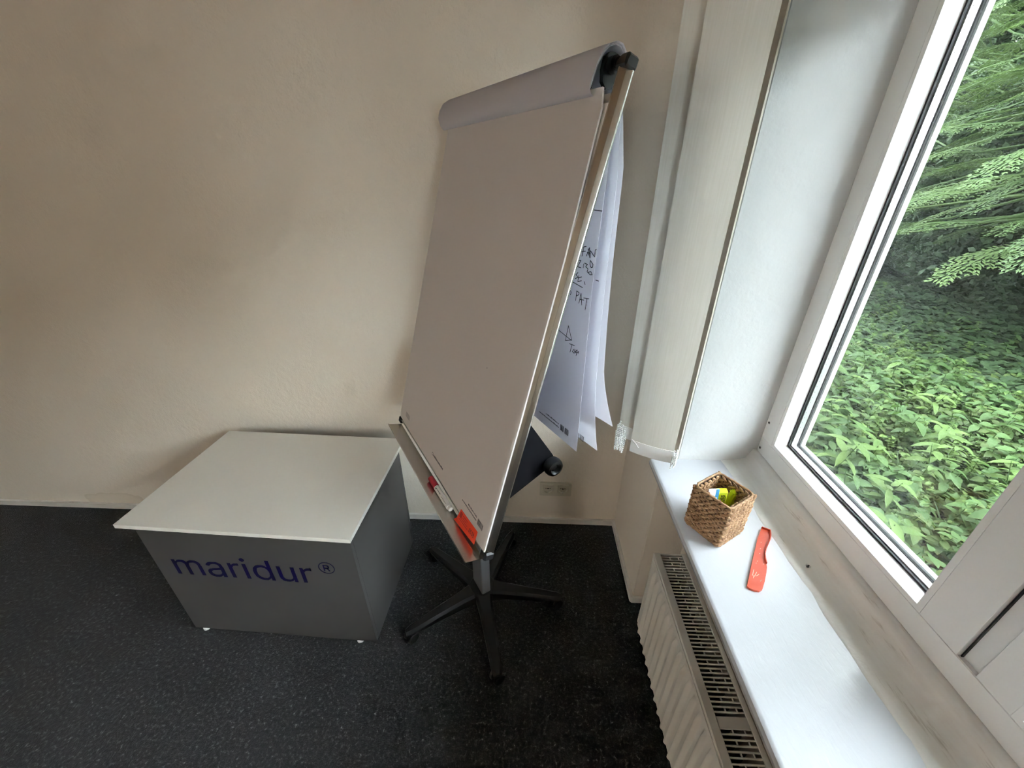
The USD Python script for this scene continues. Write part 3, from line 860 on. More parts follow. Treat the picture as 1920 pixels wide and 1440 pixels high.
def sheet(k, e_near, e_far, length, off, curl=0.0, wave=0.0, cut=None):
    """cut(s, t) moves the near edge; s down the hanging part (0..1), t across."""
    g = .0022 * k
    path = [(-.0045, .9605), (-.0090 - .3 * g, .9620), (-.0135 - .8 * g, .9685), (-.0165 - g, .9830), (-.0155 - g, 1.0020), (-.0090 - g, 1.0215 + .3 * g), (.0010 - .6 * g, 1.0350 + .7 * g), (.0140, 1.0425 + g), (.0270 + .2 * g, 1.0435 + g), (.0370 + .6 * g, 1.0380 + .7 * g), (QN - .001 + g, 1.0260 + .3 * g), (QN + g, BH)]
    ro = off - g
    pts = [P0 + N * a + U * b for a, b in path]
    base = P0 + N * (QN + g) + U * BH
    n_h = 26
    hang = np.linspace(0, 1, n_h + 1)[1:]
    T = np.linspace(0, 1, 13)
    rows = []
    for q in pts:
        ip = len(rows)
        rows.append([q + E * (e_near + (e_far - e_near) * t) + N * ((.0060 - .0140 * t) * [0, 0, .3, .9, 1, .9, .6, .3, .1, 0, 0, 0][ip]) for t in T])
    for s in hang:
        row = []
        for t in T:
            en = e_near + (cut(s) if cut else 0)
            o = ro * min(1.0, s * 5) + wave * math.sin(7 * s + 3 * t + k) * s + curl * (1 - t) ** 3 * s ** 3
            row.append(base + E * (en + (e_far - en) * t) - ZV * length * s + HN * o)
        rows.append(row)
    R = np.array(rows)
    nr, nc = R.shape[:2]
    gu = np.gradient(R, axis=0)
    gv = np.gradient(R, axis=1)
    nrm = np.cross(gu, gv)
    nrm /= np.linalg.norm(nrm, axis=2, keepdims=True)
    Vv = np.concatenate([(R + nrm * .0003).reshape(-1, 3), (R - nrm * .0003).reshape(-1, 3)])
    NN = nr * nc
    F = []
    for i in range(nr - 1):
        for j in range(nc - 1):
            q = (i * nc + j, i * nc + j + 1, (i + 1) * nc + j + 1, (i + 1) * nc + j)
            F += [(q[0], q[2], q[1]), (q[0], q[3], q[2]), (NN + q[0], NN + q[1], NN + q[2]), (NN + q[0], NN + q[2], NN + q[3])]
    rim = list(range(nc)) + [i * nc + nc - 1 for i in range(1, nr)] + [(nr - 1) * nc + j for j in range(nc - 2, -1, -1)] + [i * nc for i in range(nr - 2, 0, -1)]
    for i in range(len(rim)):
        a, b = rim[i], rim[(i + 1) % len(rim)]
        F += [(a, b, NN + b), (a, NN + b, NN + a)]
    m = tm(Vv, F)
    if m.volume < 0:
        m = tm(Vv, np.array(F)[:, ::-1])
    return part(pad, 'turned_sheet', m, 'thin_paper', 35, ['turned sheet with handwriting in black marker', 'second turned sheet, its edge showing beyond the written one', 'third turned sheet, shorter, curling at its corner'][k])


ez0 = .072
t1 = sheet(0, .055, .710, .812, 0.0, cut=lambda s: .0185 * min(1, s * 2.2))
t2 = sheet(1, .054, .714, .790, .016, wave=.003, curl=.012, cut=lambda s: -.003 - .022 * max(0, (s - .75) / .25) ** 2)
t3 = sheet(2, .052, .718, .710, .033, wave=.003, curl=.02, cut=lambda s: .002 - .045 * max(0, (s - .80) / .20) ** 1.5)

# handwriting on the first turned sheet (e along the sheet, z below the roll), as flat marker strokes
HAND = [[(0.1042, -0.286), (0.1122, -0.2882), (0.1126, -0.2959), (0.1156, -0.3076)], [(0.1197, -0.2992), (0.1052, -0.2958)], [(0.1009, -0.3053), (0.097, -0.2956), (0.0933, -0.2869), (0.0914, -0.2966), (0.0905, -0.3065)], [(0.0991, -0.2977), (0.0889, -0.2981)], [(0.0978, -0.2902), (0.094, -0.3025)], [(0.0884, -0.3071), (0.0896, -0.2927), (0.0748, -0.3032), (0.0745, -0.2897), (0.0715, -0.2875)], [(0.1265, -0.3187), (0.118, -0.3174), (0.1279, -0.3325), (0.116, -0.3327)], [(0.1075, -0.3233), (0.1079, -0.3313)], [(0.1048, -0.3209), (0.0951, -0.3221), (0.1002, -0.3277), (0.0921, -0.331), (0.0942, -0.3371), (0.084, -0.3419), (0.0769, -0.3405), (0.0821, -0.3349), (0.0919, -0.3386)], [(0.0868, -0.3124), (0.0772, -0.3191), (0.0778, -0.3248), (0.0827, -0.3266), (0.0872, -0.3199), (0.0868, -0.3124)], [(0.1248, -0.3447), (0.1313, -0.3508), (0.1235, -0.3549), (0.1324, -0.36)], [(0.1208, -0.3508), (0.1226, -0.3647), (0.1105, -0.3602)], [(0.1224, -0.3561), (0.1113, -0.3519)], [(0.1009, -0.3606), (0.0972, -0.3658)], [(0.1445, -0.3686), (0.1052, -0.3744)], [(0.147, -0.3904), (0.1439, -0.3943), (0.1459, -0.4001)], [(0.1249, -0.4087), (0.1244, -0.3862), (0.1151, -0.3882), (0.1155, -0.393), (0.1242, -0.3981)], [(0.113, -0.4121), (0.1081, -0.3882), (0.1023, -0.4135)], [(0.111, -0.4028), (0.0964, -0.4007)], [(0.0977, -0.3963), (0.0805, -0.3942)], [(0.0867, -0.3953), (0.0896, -0.4216)], [(0.0948, -0.2136), (0.066, -0.214)], [(0.1857, -0.4993), (0.1294, -0.5095)], [(0.1451, -0.4762), (0.1528, -0.5175), (0.1288, -0.5083), (0.1451, -0.4762)], [(0.1362, -0.5203), (0.1166, -0.5187)], [(0.1266, -0.5201), (0.1314, -0.5411)], [(0.1171, -0.5278), (0.1223, -0.5367), (0.1158, -0.5385), (0.1131, -0.528), (0.1113, -0.5368)], [(0.1063, -0.5266), (0.1109, -0.5335), (0.1062, -0.5339), (0.1049, -0.526), (0.1075, -0.5418)], [(0.1069, -0.5342), (0.0992, -0.5281), (0.1008, -0.534)]]


def on_turned(m, off=0.0, lift=.0007):
    """x of the drawing runs against E, y up; drawn on the side that faces the board."""
    return frame(m, P0 + N * (QN + off) + U * BH - HN * lift, -E, ZV, -HN)


from shapely.geometry import LineString
ws = [on_turned(ext(LineString([(-a, b) for a, b in s]).buffer(.00085, 3), .00012)) for s in HAND]
for nm_, a_, b_ in (('handwritten_word', 0, 6), ('handwritten_word', 6, 10), ('handwritten_word', 10, 14), ('handwritten_line', 14, 15), ('handwritten_digit', 15, 16), ('handwritten_word', 16, 21), ('handwritten_line', 21, 22), ('handwritten_arrow', 22, 24), ('handwritten_word', 24, 29)):
    part(t1, nm_, cat(ws[a_:b_]), 'ink')
part(t1, 'barcode', cat([on_turned(m) for m in barcode(-.1490, -.1120, -.7850, -.7655)]), 'print_dim')
part(t1, 'printed_text', cat([on_turned(m) for m in dashes(-.2550, -.1560, -.7830, .0048) + dashes(-.2200, -.1560, -.7715, .0045)]), 'print_grey')
part(t2, 'barcode', cat([on_turned(m, .016) for m in barcode(-.0983, -.0655, -.7770, -.7600)]), 'print_dim')
part(t2, 'pen_stroke', on_turned(ext(LineString([(-.0810, -.3501), (-.0714, -.3504)]).buffer(.0008, 3), .00012), .016), 'ink')

# ------------------------------------------------------------------ board marker on the tray
pa, pb = P0 + E * .3225 - N * .0170 + U * .0092, P0 + E * .1765 - N * .0140 + U * .0092
pd = (pb - pa) / np.linalg.norm(pb - pa)
mk_ = thing('board_marker', 'white board marker with a dark red cap on the pen tray', 'marker pen', pa - U * .009)
L = np.linalg.norm(pb - pa)
part(mk_, 'cap', cat(cyl(pa, pa + pd * .046, .0092, 24, .002)), 'red_cap', 30, 'dark red cap')
part(mk_, 'barrel', cyl(pa + pd * .0465, pb - pd * .010, .0086, 24, .001), 'pen_white', 30)
part(mk_, 'end_plug', cyl(pb - pd * .0098, pb, .0064, 20, .001), 'pen_white', 30)
ft = np.cross(pd, U)
nv = (-N * .75 + U * .66)
nv -= pd * (nv @ pd)
nv /= np.linalg.norm(nv)
tv = np.cross(nv, pd)
mm = [frame(m, pa + nv * .00855, pd, tv, nv) for m in dashes(.055, .085, -.001, .003, .003, .006) + dashes(.095, .125, -.0015, .0016, .002, .004) + dashes(.052, .060, -.0040, .008, .001, .002)]
part(mk_, 'printed_text', cat(mm), 'print_grey')

# ------------------------------------------------------------------ woven basket on the sill, with its pens
bk_loc = np.array([.5125, .790, SZ + .0005])
bk = thing('woven_basket', 'small square basket of braided brown water hyacinth on the window sill', 'basket', bk_loc)
ANG = math.radians(33.0)
bxv, byv = np.array([math.cos(ANG), math.sin(ANG), 0]), np.array([-math.sin(ANG), math.cos(ANG), 0])
BHT = .132


def on_bk(m):
    return frame(m, bk_loc, bxv, byv, ZV)


half = lambda z: .0475 + .0015 * z / BHT
core = []
for sx_, sy_2 in ((1, 0), (-1, 0), (0, 1), (0, -1)):
    w = .0475
    if sx_:
        core.append(bx(min(sx_ * w, sx_ * (w - .0028)), max(sx_ * w, sx_ * (w - .0028)), -w, w, .004, BHT - .003))
    else:
        core.append(bx(-w + .003, w - .003, min(sy_2 * w, sy_2 * (w - .0028)), max(sy_2 * w, sy_2 * (w - .0028)), .004, BHT - .003))
core.append(bx(-.047, .047, -.047, .047, .001, .004))
part(bk, 'liner', on_bk(cat(core)), 'wicker_core')
lobe0 = trimesh.creation.icosphere(subdivisions=1, radius=1.0)
rb = random.Random(3)
rows = 8
for ax in range(4):
    ca = ax * math.pi / 2
    dx_, dn_ = np.array([math.cos(ca), math.sin(ca), 0]), np.array([math.sin(ca), -math.cos(ca), 0])
    for r_ in range(rows):
        ms = []
        z = .0090 + (BHT - .019) * r_ / (rows - 1)
        nl = 6
        for i in range(nl):
            for sgn in (-1, 1):
                m = lobe0.copy()
                m.apply_scale([.0112 * rb.uniform(.9, 1.12), .0040 * rb.uniform(.85, 1.2), .0046 * rb.uniform(.9, 1.12)])
                a = sgn * .62 * rb.uniform(.85, 1.15)
                R_ = trimesh.transformations.rotation_matrix(-a, [0, 1, 0])
                m.apply_transform(R_)
                x = -.0445 + .089 * (i + (.5 if sgn > 0 else 0)) / (nl - .5)
                pos = dx_ * x + dn_ * (half(z) + .0018 + (.0012 if sgn > 0 else 0) + .0006 * rb.uniform(-1, 1)) + ZV * (z + sgn * .0036)
                m = frame(m, pos, dx_, dn_, ZV)
                ms.append(m)
                if r_ >= 3:
                    mi = frame(lobe0.copy().apply_scale([.0112, .0030, .0046]).apply_transform(R_), pos - dn_ * .0085, dx_, dn_, ZV)
                    ms.append(mi)
        part(bk, 'braid', on_bk(cat(ms)), 'wicker', True)
rim_pts = []
hw = .0500
for t in np.linspace(0, 2 * math.pi, 49):
    c_, s_ = math.cos(t), math.sin(t)
    q = (abs(c_) ** 8 + abs(s_) ** 8) ** (-1 / 8)
    rim_pts.append((c_ * q * hw, s_ * q * hw, BHT + .0008 * math.sin(9 * t)))
part(bk, 'rim', on_bk(tube(rim_pts, .0030, 8, False)), 'wicker', True)
for sx_, sy_2 in ((1, 1), (1, -1), (-1, 1), (-1, -1)):
    part(bk, 'corner_cord', on_bk(tube([(sx_ * .0485, sy_2 * .0485, z) for z in np.linspace(.004, BHT, 14)], [.0036 + .0006 * math.sin(i * 2.2) for i in range(14)], 8)), 'wicker', True)
part(bk, 'foot_cord', on_bk(tube([(x, y, .0042) for x, y, z in rim_pts], .0036, 8, False)), 'wicker', True)


def held(name, label, catg, px, py, zb, tilt, spin, group=None):
    """An upright holder frame inside the basket: returns path and a map from local x, y, z."""
    o = bk_loc + bxv * px + byv * py + ZV * zb
    t = np.array([tilt[0], tilt[1], 1.0])
    t /= np.linalg.norm(t)
    a = np.array([math.cos(spin), math.sin(spin), 0])
    a -= t * (a @ t)
    a /= np.linalg.norm(a)
    b = np.cross(t, a)
    path = thing(name, label, catg, o, group=group)
    return path, (lambda m: frame(m, o, a, b, t))


def highlighter(label, px, py, zb, tilt, spin, text):
    h, f = held('highlighter', label, 'highlighter', px, py, zb, tilt, spin)
    part(h, 'barrel', f(bx(-.0135, .0135, -.0085, .0085, 0, .098, .003)), 'neon_yellow')
    part(h, 'grip', f(bx(-.0115, .0115, -.0072, .0072, -.004, .002, .001)), 'black_plastic')
    tail = hull(np.vstack([f(bx(-.0135, .0135, -.0085, .0085, .0975, .099)).vertices, f(bx(-.0125, .0125, -.004, .004, .099, .106, .001)).vertices]))
    part(h, 'end_cap', tail, 'neon_yellow')
    if text:
        m = meshkit.text_mesh('BOSS', .0085, .0002, True)
        m.apply_translation([-m.bounds[:, 0].mean(), -.0045, 0])
        m = tm(np.asarray(m.vertices)[:, [0, 1, 2]], m.faces)
        # reads upward along the barrel
        tx = frame(m, (0.0015, -.0086, .078), (0, 0, 1), (-1, 0, 0), (0, -1, 0))
        tx2 = cat([frame(d_, (.0085, -.0086, .078), (0, 0, 1), (-1, 0, 0), (0, -1, 0)) for d_ in dashes(-.012, .012, 0, .0012, .002, .004)])
        part(h, 'printed_name', f(cat(tx, tx2)), 'ink')
    return h


highlighter('yellow-green highlighter with black print, middle of the woven basket', -.001, -.002, .026, (-.05, .06), ANG - .62, True)
highlighter('yellow-green highlighter leaning low in the right corner of the woven basket', .026, -.002, .012, (.22, .08), ANG - .2, False)
g_, f_ = held('glue_tube', 'white and light blue glue tube in the left corner of the woven basket', 'glue tube', -.0295, .004, .026, (-.02, .08), ANG - .5)
part(g_, 'body', f_(hull(np.vstack([cyl((0, 0, .004), (0, 0, .02), .011, 20).vertices, bx(-.0135, .0135, -.0012, .0012, .100, .112).vertices]))), 'tube_white', 30)
part(g_, 'cap', f_(cyl((0, 0, -.006), (0, 0, .006), .008, 16, .001)), 'sky_blue', 30)
part(g_, 'blue_band', f_(hull([( .0035, -.0050, .072), (.0128, -.0050, .072), (.0035, .0050, .072), (.0128, .0050, .072), (.0058, -.0019, .1115), (.0139, -.0019, .1115), (.0058, .0019, .1115), (.0139, .0019, .1115)])), 'sky_blue', label='light blue printed side')

# ------------------------------------------------------------------ orange plastic scraper on the sill
sp_pts = [(.6403, .7874), (.6579, .7773), (.6517, .7629), (.6420, .7470), (.6285, .7312), (.6148, .7151), (.6042, .6995), (.5986, .6861), (.5953, .6746), (.5911, .6640), (.5829, .6505), (.5665, .6259), (.5505, .6050), (.5417, .6006), (.5326, .6016), (.5227, .6057), (.5189, .6116), (.5292, .6270), (.5666, .6839), (.6120, .7508)]
sc_poly = Polygon(sp_pts).buffer(-.002, 4).buffer(.002, 4)
sc_loc = np.array([.585, .700, SZ])
scp = thing('orange_scraper', 'scuffed orange plastic scraper lying flat on the white sill', 'scraper', sc_loc)
part(scp, 'blade_body', frame(ext(sc_poly, .0055), (0, 0, SZ), (1, 0, 0), (0, 1, 0), (0, 0, 1)), 'scraper_plastic')
lip_line = [(.5953, .6746), (.5986, .6861), (.6042, .6995), (.6148, .7151), (.6285, .7312), (.6420, .7470), (.6517, .7629), (.6579, .7773), (.6403, .7874)]
lipm = LineString(lip_line).buffer(.0016, 4).intersection(sc_poly.buffer(.0004))
part(scp, 'raised_lip', frame(ext(lipm, .0055), (0, 0, SZ + .0053), (1, 0, 0), (0, 1, 0), (0, 0, 1)), 'scraper_plastic')
sm = []
for x0, y0, x1, y1 in ((.5450, .6400, .5560, .6560), (.5490, .6380, .5590, .6490), (.5540, .6390, .5620, .6440), (.5560, .6250, .5600, .6290), (.5440, .6330, .5480, .6400), (.5870, .6720, .5890, .6745), (.5760, .6800, .5775, .6815), (.5930, .7030, .5945, .7045), (.6020, .7180, .6040, .7195), (.5700, .6740, .5712, .6752), (.6140, .7380, .6152, .7392)):
    sm.append(frame(ext(LineString([(x0, y0), (x1, y1)]).buffer(.0007, 2), .0002), (0, 0, SZ + .0054), (1, 0, 0), (0, 1, 0), (0, 0, 1)))
part(scp, 'scuff_marks', cat(sm), 'scuff')

# ------------------------------------------------------------------ dead fly on the ledge
fy = np.array([.689, .668, SZ + .0085])
fm = m3.Manifold()


def sph(c, r_, s=(1, 1, 1)):
    return m3.Manifold.sphere(r_, 14).scale(s).translate(tuple(map(float, c)))


fm = sph((0, 0, .0022), .0022, (1.2, 1, 1)) + sph((-.0038, 0, .002), .0022, (1.5, 1, .9)) + sph((.0033, 0, .0022), .0015)
fly = fm.to_mesh()
flm = [tm(fly.vert_properties[:, :3], fly.tri_verts)]
for q in (-1, 1):
    for x in (-.001, .0008, .0022):
        flm.append(tube([(x, q * .0015, .002), (x * 1.5, q * .0042, .003), (x * 2, q * .0052, -.0002)], .00025, 4))
    flm.append(hull([(0, q * .0008, .0040), (-.006, q * .0015, .0042), (-.0072, q * .0032, .0036), (-.004, q * .0036, .0039), (0, q * .0008, .0043)]))
top('dead_fly', frame(cat(flm), fy, (.8, .6, 0), (-.6, .8, 0), (0, 0, 1)), 'insect', 'small dead black fly lying on the ledge below the window frame', 'fly', True, loc=fy)

# ------------------------------------------------------------------ garden outside
GZ = -.30
def bank(x, y):
    return .50 * min(max(0, x - 7.0), 6.0) * min(1, max(0, (y - 1.0) / 3.0))


gx = np.linspace(XO + .02, 26, 60)
gy = np.linspace(-14, 22, 60)
G = np.array([[(x, y, GZ + .05 * math.sin(x * 1.3 + y) + .04 * math.sin(y * 2.1 - x) + bank(x, y)) for y in gy] for x in gx])
F = []
for i in range(59):
    for j in range(59):
        a = i * 60 + j
        F += [(a, a + 60, a + 61), (a, a + 61, a + 1)]
top('garden_ground', tm(G.reshape(-1, 3), F), 'soil', 'dark soil of the garden bed and bank outside the window', 'ground', True, kind='structure')
top('roof_overhang', bx(XO + .031, XO + 1.15, -9, 9, 2.60, 2.80, .01), 'render_outside', 'pale underside of the roof overhang above the window', 'roof', kind='structure')
top('house_wall', cat(bx(XO, XO + .03, -9, WY0, -.8, 3.4), bx(XO, XO + .03, RY + .0, 9, -.8, 3.4), bx(XO, XO + .03, WY0, RY, -.8, SZ - .03), bx(XO, XO + .03, WY0, RY, WT, 3.4)), 'render_outside', 'pale rendered outside of the house wall around the window', 'wall', kind='structure')


def leaf(Lf, Wf, fold=.25, droop=.25, n=4):
    """A pointed leaf along +x, folded along its midrib and drooping."""
    V, F = [], []
    for i in range(n + 1):
        t = i / n
        w = Wf * math.sin(math.pi * min(1, t * .92 + .06)) ** .8 * (1 if i < n else .02)
        z = -droop * Lf * t * t
        x = Lf * t
        V += [(x, -w / 2, z + fold * w / 2), (x, 0, z), (x, w / 2, z + fold * w / 2)]
    for i in range(n):
        a = i * 3
        for j in range(2):
            F += [(a + j, a + 3 + j, a + 4 + j), (a + j, a + 4 + j, a + 1 + j)]
    return tm(V, F)


def turn(m, yaw=0, pitch=0, roll=0, at=(0, 0, 0)):
    M = trimesh.transformations.euler_matrix(roll, pitch, yaw, 'sxyz')
    M[:3, 3] = at
    m = m.copy()
    m.apply_transform(M)
    return m


def plant_parts(r, h, nl, Lf, Wf):
    stem = tube([(0, 0, 0), (r.uniform(-.02, .02), r.uniform(-.02, .02), h * .5), (r.uniform(-.03, .03), r.uniform(-.03, .03), h)], [.004, .003, .0015], 5)
    lv = []
    for i in range(nl):
        t = .35 + .65 * i / (nl - 1)
        s = r.uniform(.75, 1.15)
        lv.append(turn(leaf(Lf * s, Wf * s, r.uniform(.1, .4), r.uniform(.15, .5)), i * 2.4 + r.uniform(-.4, .4), r.uniform(-.5, .15), r.uniform(-.4, .4), (0, 0, h * t)))
    return stem, lv


def copies(first, spots):
    """More of a thing, each an instance under its own number."""
    name = first.rsplit('/', 1)[1].split('_0')[0]
    prim = stage.GetPrimAtPath(first)
    was = prim.GetCustomData()
    for (x, y, z, rz, s) in spots:
        path = numbered('/World', name)
        q = UsdGeom.Xform.Define(stage, path)
        q.GetPrim().GetReferences().AddInternalReference(first)
        q.GetPrim().SetInstanceable(True)
        q.ClearXformOpOrder()
        q.AddTranslateOp(opSuffix='here').Set(Gf.Vec3d(x, y, z))
        q.AddRotateZOp(opSuffix='here').Set(rz)
        q.AddScaleOp(opSuffix='here').Set(Gf.Vec3f(s, s, s))
        for k, v in was.items():
            q.GetPrim().SetCustomDataByKey(k, v)


def ground_z(x, y):
    return GZ + .05 * math.sin(x * 1.3 + y) + .04 * math.sin(y * 2.1 - x) + bank(x, y)


rp_ = random.Random(11)
# broad-leaved plants close to the glass: things with a stem and each leaf a part
spots = []
for i in range(52):
    x = rp_.uniform(1.35, 3.3)
    y = x * rp_.uniform(.55, 1.25)
    spots.append((x, y, ground_z(x, y), rp_.uniform(0, 360), rp_.uniform(.8, 1.3)))
for kind_, (nm, lab, hh, nl, Lf, Wf, mt_) in enumerate((('leafy_plant', 'bushy bright green plant with broad pointed leaves in the bed outside the window', .30, 11, .105, .052, 'leaf_green'),
                                                       ('seedling_tree', 'pale yellow-green sapling with long narrow leaves in the bed outside the window', .34, 11, .115, .036, 'leaf_bright'))):
    mine = spots[kind_::2]
    x, y, z, rz, s = mine[0]
    pl = thing(nm, lab, 'plant', (x, y, z), rz, group=['broad-leaved plants outside the window', 'narrow-leaved saplings outside the window'][kind_])
    stem, lv = plant_parts(rp_, hh, nl, Lf, Wf)
    part(pl, 'stem', stem, 'leaf_green', True, local=True)
    for m in lv:
        part(pl, 'leaf', m, mt_, True, local=True)
    copies(pl, mine[1:])


def instancer(path, protos, mats, pos, idx, yaw, scale, tiltv=None):
    pi = UsdGeom.PointInstancer.Define(stage, path)
    targets = []
    for k, (m, mt_) in enumerate(zip(protos, mats)):
        pm = usdkit.mesh(stage, f'{path}/sprig_{k:03d}' if k else f'{path}/sprig', m, MAT[mt_], True)
        targets.append(pm.GetPath())
    pi.CreatePrototypesRel().SetTargets(targets)
    pi.CreatePositionsAttr(Vt.Vec3fArray.FromNumpy(np.asarray(pos, np.float32)))
    pi.CreateProtoIndicesAttr(Vt.IntArray.FromNumpy(np.asarray(idx, np.int32)))
    pi.CreateScalesAttr(Vt.Vec3fArray.FromNumpy(np.repeat(np.asarray(scale, np.float32)[:, None], 3, 1)))
    q = []
    for i, a in enumerate(yaw):
        tx, ty = (tiltv[i] if tiltv is not None else (0, 0))
        R = Gf.Rotation(Gf.Vec3d(0, 0, 1), math.degrees(a)) * Gf.Rotation(Gf.Vec3d(1, 0, 0), math.degrees(tx)) * Gf.Rotation(Gf.Vec3d(0, 1, 0), math.degrees(ty))
        g = R.GetQuat()
        q.append(Gf.Quath(g.GetReal(), *[float(c) for c in g.GetImaginary()]))
    pi.CreateOrientationsAttr(Vt.QuathArray(q))
    return pi.GetPrim()


# the carpet of ground cover, nobody could count it
protos, mats = [], []
for k in range(6):
    Lf, Wf, nl, hh = [(.068, .040, 11, .22), (.050, .034, 14, .20), (.085, .036, 10, .26), (.038, .026, 18, .18), (.030, .022, 24, .24), (.16, .010, 12, .10)][k]
    stem, lv = plant_parts(rp_, hh, nl, Lf, Wf)
    if k == 5:
        lv = [turn(leaf(.24, .008, .1, .5), rp_.uniform(0, 6.3), -rp_.uniform(.6, 1.3)) for _ in range(12)]
    protos.append(cat(stem, lv))
    mats.append(['leaf_green', 'leaf_small', 'leaf_green', 'leaf_small', 'leaf_bright', 'leaf_green'][k])
pos, idx, yaw, sc = [], [], [], []
for i in range(12500):
    x = 1.15 + 4.6 * rp_.random() ** 0.9
    y = rp_.uniform(-1.5, 8.0)
    if y > 1.9 * x + .6 or y < .1 * x - 1.2:
        continue
    # beds thin out into the dark under the trees
    edge = 4.35 + .35 * math.sin(1.7 * y) - .10 * (y - 3)
    if x > edge and rp_.random() < .88:
        continue
    pos.append((x, y, ground_z(x, y) - .02))
    p_ = .5 + .5 * math.sin(2.3 * x + 1.1) * math.sin(1.9 * y)
    idx.append(rp_.choices(range(6), [1.1 * p_ + .2, 1.0, .6 * p_ + .1, 1.2 * (1 - p_) + .3, 1.1 * (1 - p_), .28])[0])
    yaw.append(rp_.uniform(0, 6.28))
    sc.append(rp_.uniform(.75, 1.35))
pr = instancer('/World/ground_cover', protos, mats, pos, idx, yaw, sc)
data(pr, 'thick mixed green ground cover filling the bed outside the window', 'ground cover', kind='stuff')

# ivy on the dark ground under the trees
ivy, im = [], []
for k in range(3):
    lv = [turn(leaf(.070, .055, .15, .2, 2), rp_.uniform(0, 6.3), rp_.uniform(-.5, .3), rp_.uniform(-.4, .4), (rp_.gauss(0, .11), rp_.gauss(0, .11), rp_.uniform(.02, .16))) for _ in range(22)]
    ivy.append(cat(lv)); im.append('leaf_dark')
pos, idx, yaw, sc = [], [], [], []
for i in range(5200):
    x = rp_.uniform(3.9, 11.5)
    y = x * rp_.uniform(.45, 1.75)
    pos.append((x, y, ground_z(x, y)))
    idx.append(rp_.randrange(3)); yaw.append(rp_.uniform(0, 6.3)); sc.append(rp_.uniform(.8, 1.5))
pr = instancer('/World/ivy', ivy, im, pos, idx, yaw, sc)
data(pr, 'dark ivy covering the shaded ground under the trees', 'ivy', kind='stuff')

# conifer with flat drooping sprays
def spray(r, Ls):
    """A flat, lacy branch along +x: an axis with side twigs, each a row of scale leaves."""
    ms = [tube([(0, 0, 0), (Ls * .5, 0, .02 * Ls), (Ls, 0, -.12 * Ls)], [.012, .007, .002], 4)]
    V, F = [], []
    n = int(Ls / .042)
    for i in range(1, n + 1):
        t = i / n
        x0 = Ls * t
        z0 = .04 * Ls * math.sin(t * 2.4) - .14 * Ls * t * t
        for sd in (-1, 1):
            tl = (.50 * Ls * (1 - t * .75) * r.uniform(.6, 1.1)) * (.35 + min(1, t * 2.2) * .65)
            an = sd * r.uniform(.55, .95)
            dirx, diry = math.cos(an), math.sin(an)
            nn_ = max(3, int(tl / .028))
            for j in range(nn_):
                u = (j + .5) / nn_
                cx_, cy_ = x0 + dirx * tl * u, diry * tl * u
                cz0 = z0 - .22 * tl * u * u + r.uniform(-.004, .004)
                for s2 in (-1, 1):
                    b = an + s2 * r.uniform(.4, .8)
                    ll = .050 * (1.1 - .5 * u) * r.uniform(.8, 1.2)
                    lw = .0085
                    k = len(V)
                    ex_, ey_ = math.cos(b), math.sin(b)
                    dz = r.uniform(-.35, .05) * ll
                    V += [(cx_, cy_, cz0), (cx_ + ex_ * ll * .5 - ey_ * lw, cy_ + ey_ * ll * .5 + ex_ * lw, cz0 + dz * .4 + .002), (cx_ + ex_ * ll, cy_ + ey_ * ll, cz0 + dz), (cx_ + ex_ * ll * .5 + ey_ * lw, cy_ + ey_ * ll * .5 - ex_ * lw, cz0 + dz * .4 + .002)]
                    F += [(k, k + 1, k + 2), (k, k + 2, k + 3)]
    return cat(ms[0], tm(V, F))


rc = random.Random(21)
sprays = [spray(rc, L_) for L_ in (.60, .78, .52, .86)]


def conifer(label, x, y, h, r0, zlow, nb, faces):
    z0 = ground_z(x, y)
    t = thing('conifer_tree', label, 'tree', (x, y, z0))
    part(t, 'trunk', tube([(0, 0, 0), (.05, .02, h * .4), (.02, -.03, h)], [.16, .11, .03], 10), 'bark', True, local=True)
    for i in range(nb):
        q = (i + .5) / nb
        zz = zlow + (h - zlow) * q
        rad = r0 * (1 - .55 * q) * rc.uniform(.75, 1.05)
        a = i * 2.39996 + rc.uniform(-.2, .2)
        m = sprays[i % 4].copy()
        s = rc.uniform(.85, 1.2)
        ox = max(.0, rad - .62)
        m.apply_scale([s, s, s])
        arm = tube([(-ox, 0, .10 * ox), (-ox * .4, 0, .06 * ox), (.02, 0, 0)], [.018, .014, .010], 4)
        m = cat(arm, m)
        m = turn(m, 0, rc.uniform(.0, .42), rc.uniform(-.3, .3))
        m = turn(m, a, 0, 0, (math.cos(a) * ox, math.sin(a) * ox, zz))
        part(t, 'branch', m, 'conifer_green', False, local=True)


conifer('tall green conifer with drooping flat sprays, nearest behind the planted bed', 5.65, 4.15, 6.4, 2.3, 1.30, 430, None)
conifer('green conifer standing deeper in the garden to the left of the nearest one', 5.6, 7.3, 7.0, 2.2, 1.7, 190, None)

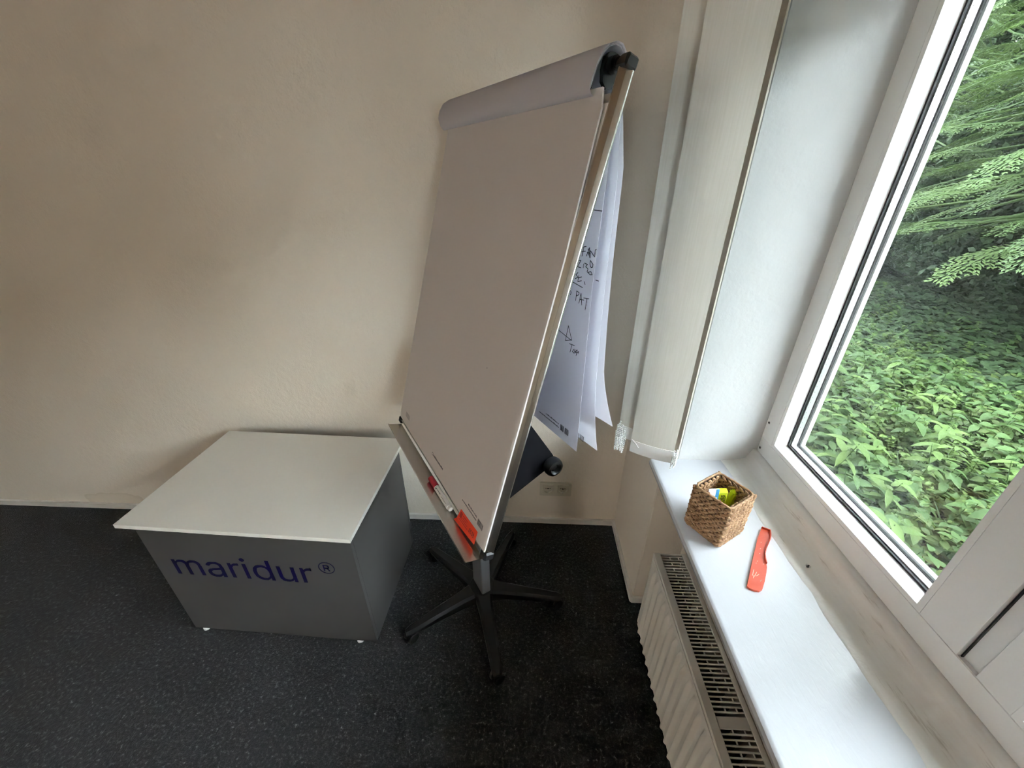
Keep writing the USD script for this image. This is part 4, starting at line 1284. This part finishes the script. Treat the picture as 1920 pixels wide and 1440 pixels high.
# dark evergreen shrubs closing the view under the conifers
cl = []
for k in range(3):
    lv = [turn(leaf(.075, .042, .2, .2, 2), rp_.uniform(0, 6.3), rp_.uniform(-1.0, .6), rp_.uniform(-.8, .8), (rp_.gauss(0, .07), rp_.gauss(0, .07), rp_.gauss(0, .07))) for _ in range(20)]
    cl.append(cat(lv))
shr = [(7.4, 6.2, 1.9, 3.0, 'dense dark evergreen shrub filling the gap left of the conifer trunk'),
       (7.6, 3.6, 2.0, 3.0, 'dense dark evergreen shrub in deep shade behind the conifer trunk'),
       (8.6, .6, 1.3, 1.9, 'low dark evergreen shrub at the right-hand end of the garden'),
       (7.0, 9.4, 2.2, 3.4, 'dense dark evergreen shrub at the far left end of the garden')]
for (x, y, R_, H_, lab) in shr:
    z0 = ground_z(x, y)
    t = thing('evergreen_shrub', lab, 'shrub', (x, y, z0))
    st = [tube([(0.1 * math.cos(a), .1 * math.sin(a), -.1), (.5 * math.cos(a), .5 * math.sin(a), H_ * .4), (1.1 * math.cos(a), 1.1 * math.sin(a), H_ * .8)], [.05, .035, .012], 6) for a in (0.3, 1.7, 2.9, 4.1, 5.4)]
    for m in st:
        part(t, 'stem', m, 'bark', True, local=True)
    pos, idx, yaw, sc, tl = [], [], [], [], []
    for i in range(2600):
        d = np.array([rp_.gauss(0, 1), rp_.gauss(0, 1), rp_.gauss(0, 1)])
        d /= np.linalg.norm(d)
        rr = rp_.uniform(.55, 1.0) ** .5
        pos.append((d[0] * R_ * rr, d[1] * R_ * rr, max(.05, H_ * .5 + d[2] * H_ * .55 * rr)))
        idx.append(rp_.randrange(3)); yaw.append(rp_.uniform(0, 6.3)); sc.append(rp_.uniform(1.0, 1.7)); tl.append((rp_.uniform(-.6, .6), rp_.uniform(-.6, .6)))
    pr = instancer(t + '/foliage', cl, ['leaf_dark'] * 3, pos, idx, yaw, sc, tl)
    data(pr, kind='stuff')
# clipped hedge along the far side of the open garden
hg = thing('garden_hedge', 'long clipped dark green hedge along the far side of the open garden', 'hedge', (9.6, -6.5, GZ))
for k in range(9):
    yy = -7.4 + 1.8 * k
    part(hg, 'stem', tube([(0, yy, -.2), (.04, yy + .05, 1.2), (0, yy + .1, 2.5)], [.06, .05, .02], 6), 'bark', True, local=True)
pos, idx, yaw, sc, tl = [], [], [], [], []
for i in range(7000):
    pos.append((rp_.uniform(-.65, .65), rp_.uniform(-8.2, 8.2), rp_.uniform(.05, 4.6)))
    idx.append(rp_.randrange(3)); yaw.append(rp_.uniform(0, 6.3)); sc.append(rp_.uniform(1.3, 2.0)); tl.append((rp_.uniform(-.6, .6), rp_.uniform(-.6, .6)))
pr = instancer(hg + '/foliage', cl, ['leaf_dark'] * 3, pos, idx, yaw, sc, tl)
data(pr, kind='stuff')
# tall dark trees behind everything
for (x, y, lab) in ((10.4, 6.4, 'tall dark broad-leaved tree behind the conifers, straight across the garden'), (10.2, 11.6, 'tall dark broad-leaved tree behind the conifers, second from the left'), (9.4, 17.0, 'tall dark broad-leaved tree behind the conifers, to the left')):
    z0 = ground_z(x, y)
    t = thing('broadleaf_tree', lab, 'tree', (x, y, z0))
    part(t, 'trunk', tube([(0, 0, -.3), (.1, .05, 2.5), (.0, .1, 6.0)], [.22, .17, .06], 10), 'bark', True, local=True)
    pos, idx, yaw, sc, tl = [], [], [], [], []
    for i in range(3400):
        d = np.array([rp_.gauss(0, 1), rp_.gauss(0, 1), rp_.gauss(0, 1)])
        d /= np.linalg.norm(d)
        rr = rp_.uniform(.4, 1.0) ** .5
        pos.append((d[0] * 2.5 * rr, d[1] * 2.5 * rr, 4.6 + d[2] * 3.3 * rr))
        idx.append(rp_.randrange(3)); yaw.append(rp_.uniform(0, 6.3)); sc.append(rp_.uniform(1.4, 2.4)); tl.append((rp_.uniform(-.6, .6), rp_.uniform(-.6, .6)))
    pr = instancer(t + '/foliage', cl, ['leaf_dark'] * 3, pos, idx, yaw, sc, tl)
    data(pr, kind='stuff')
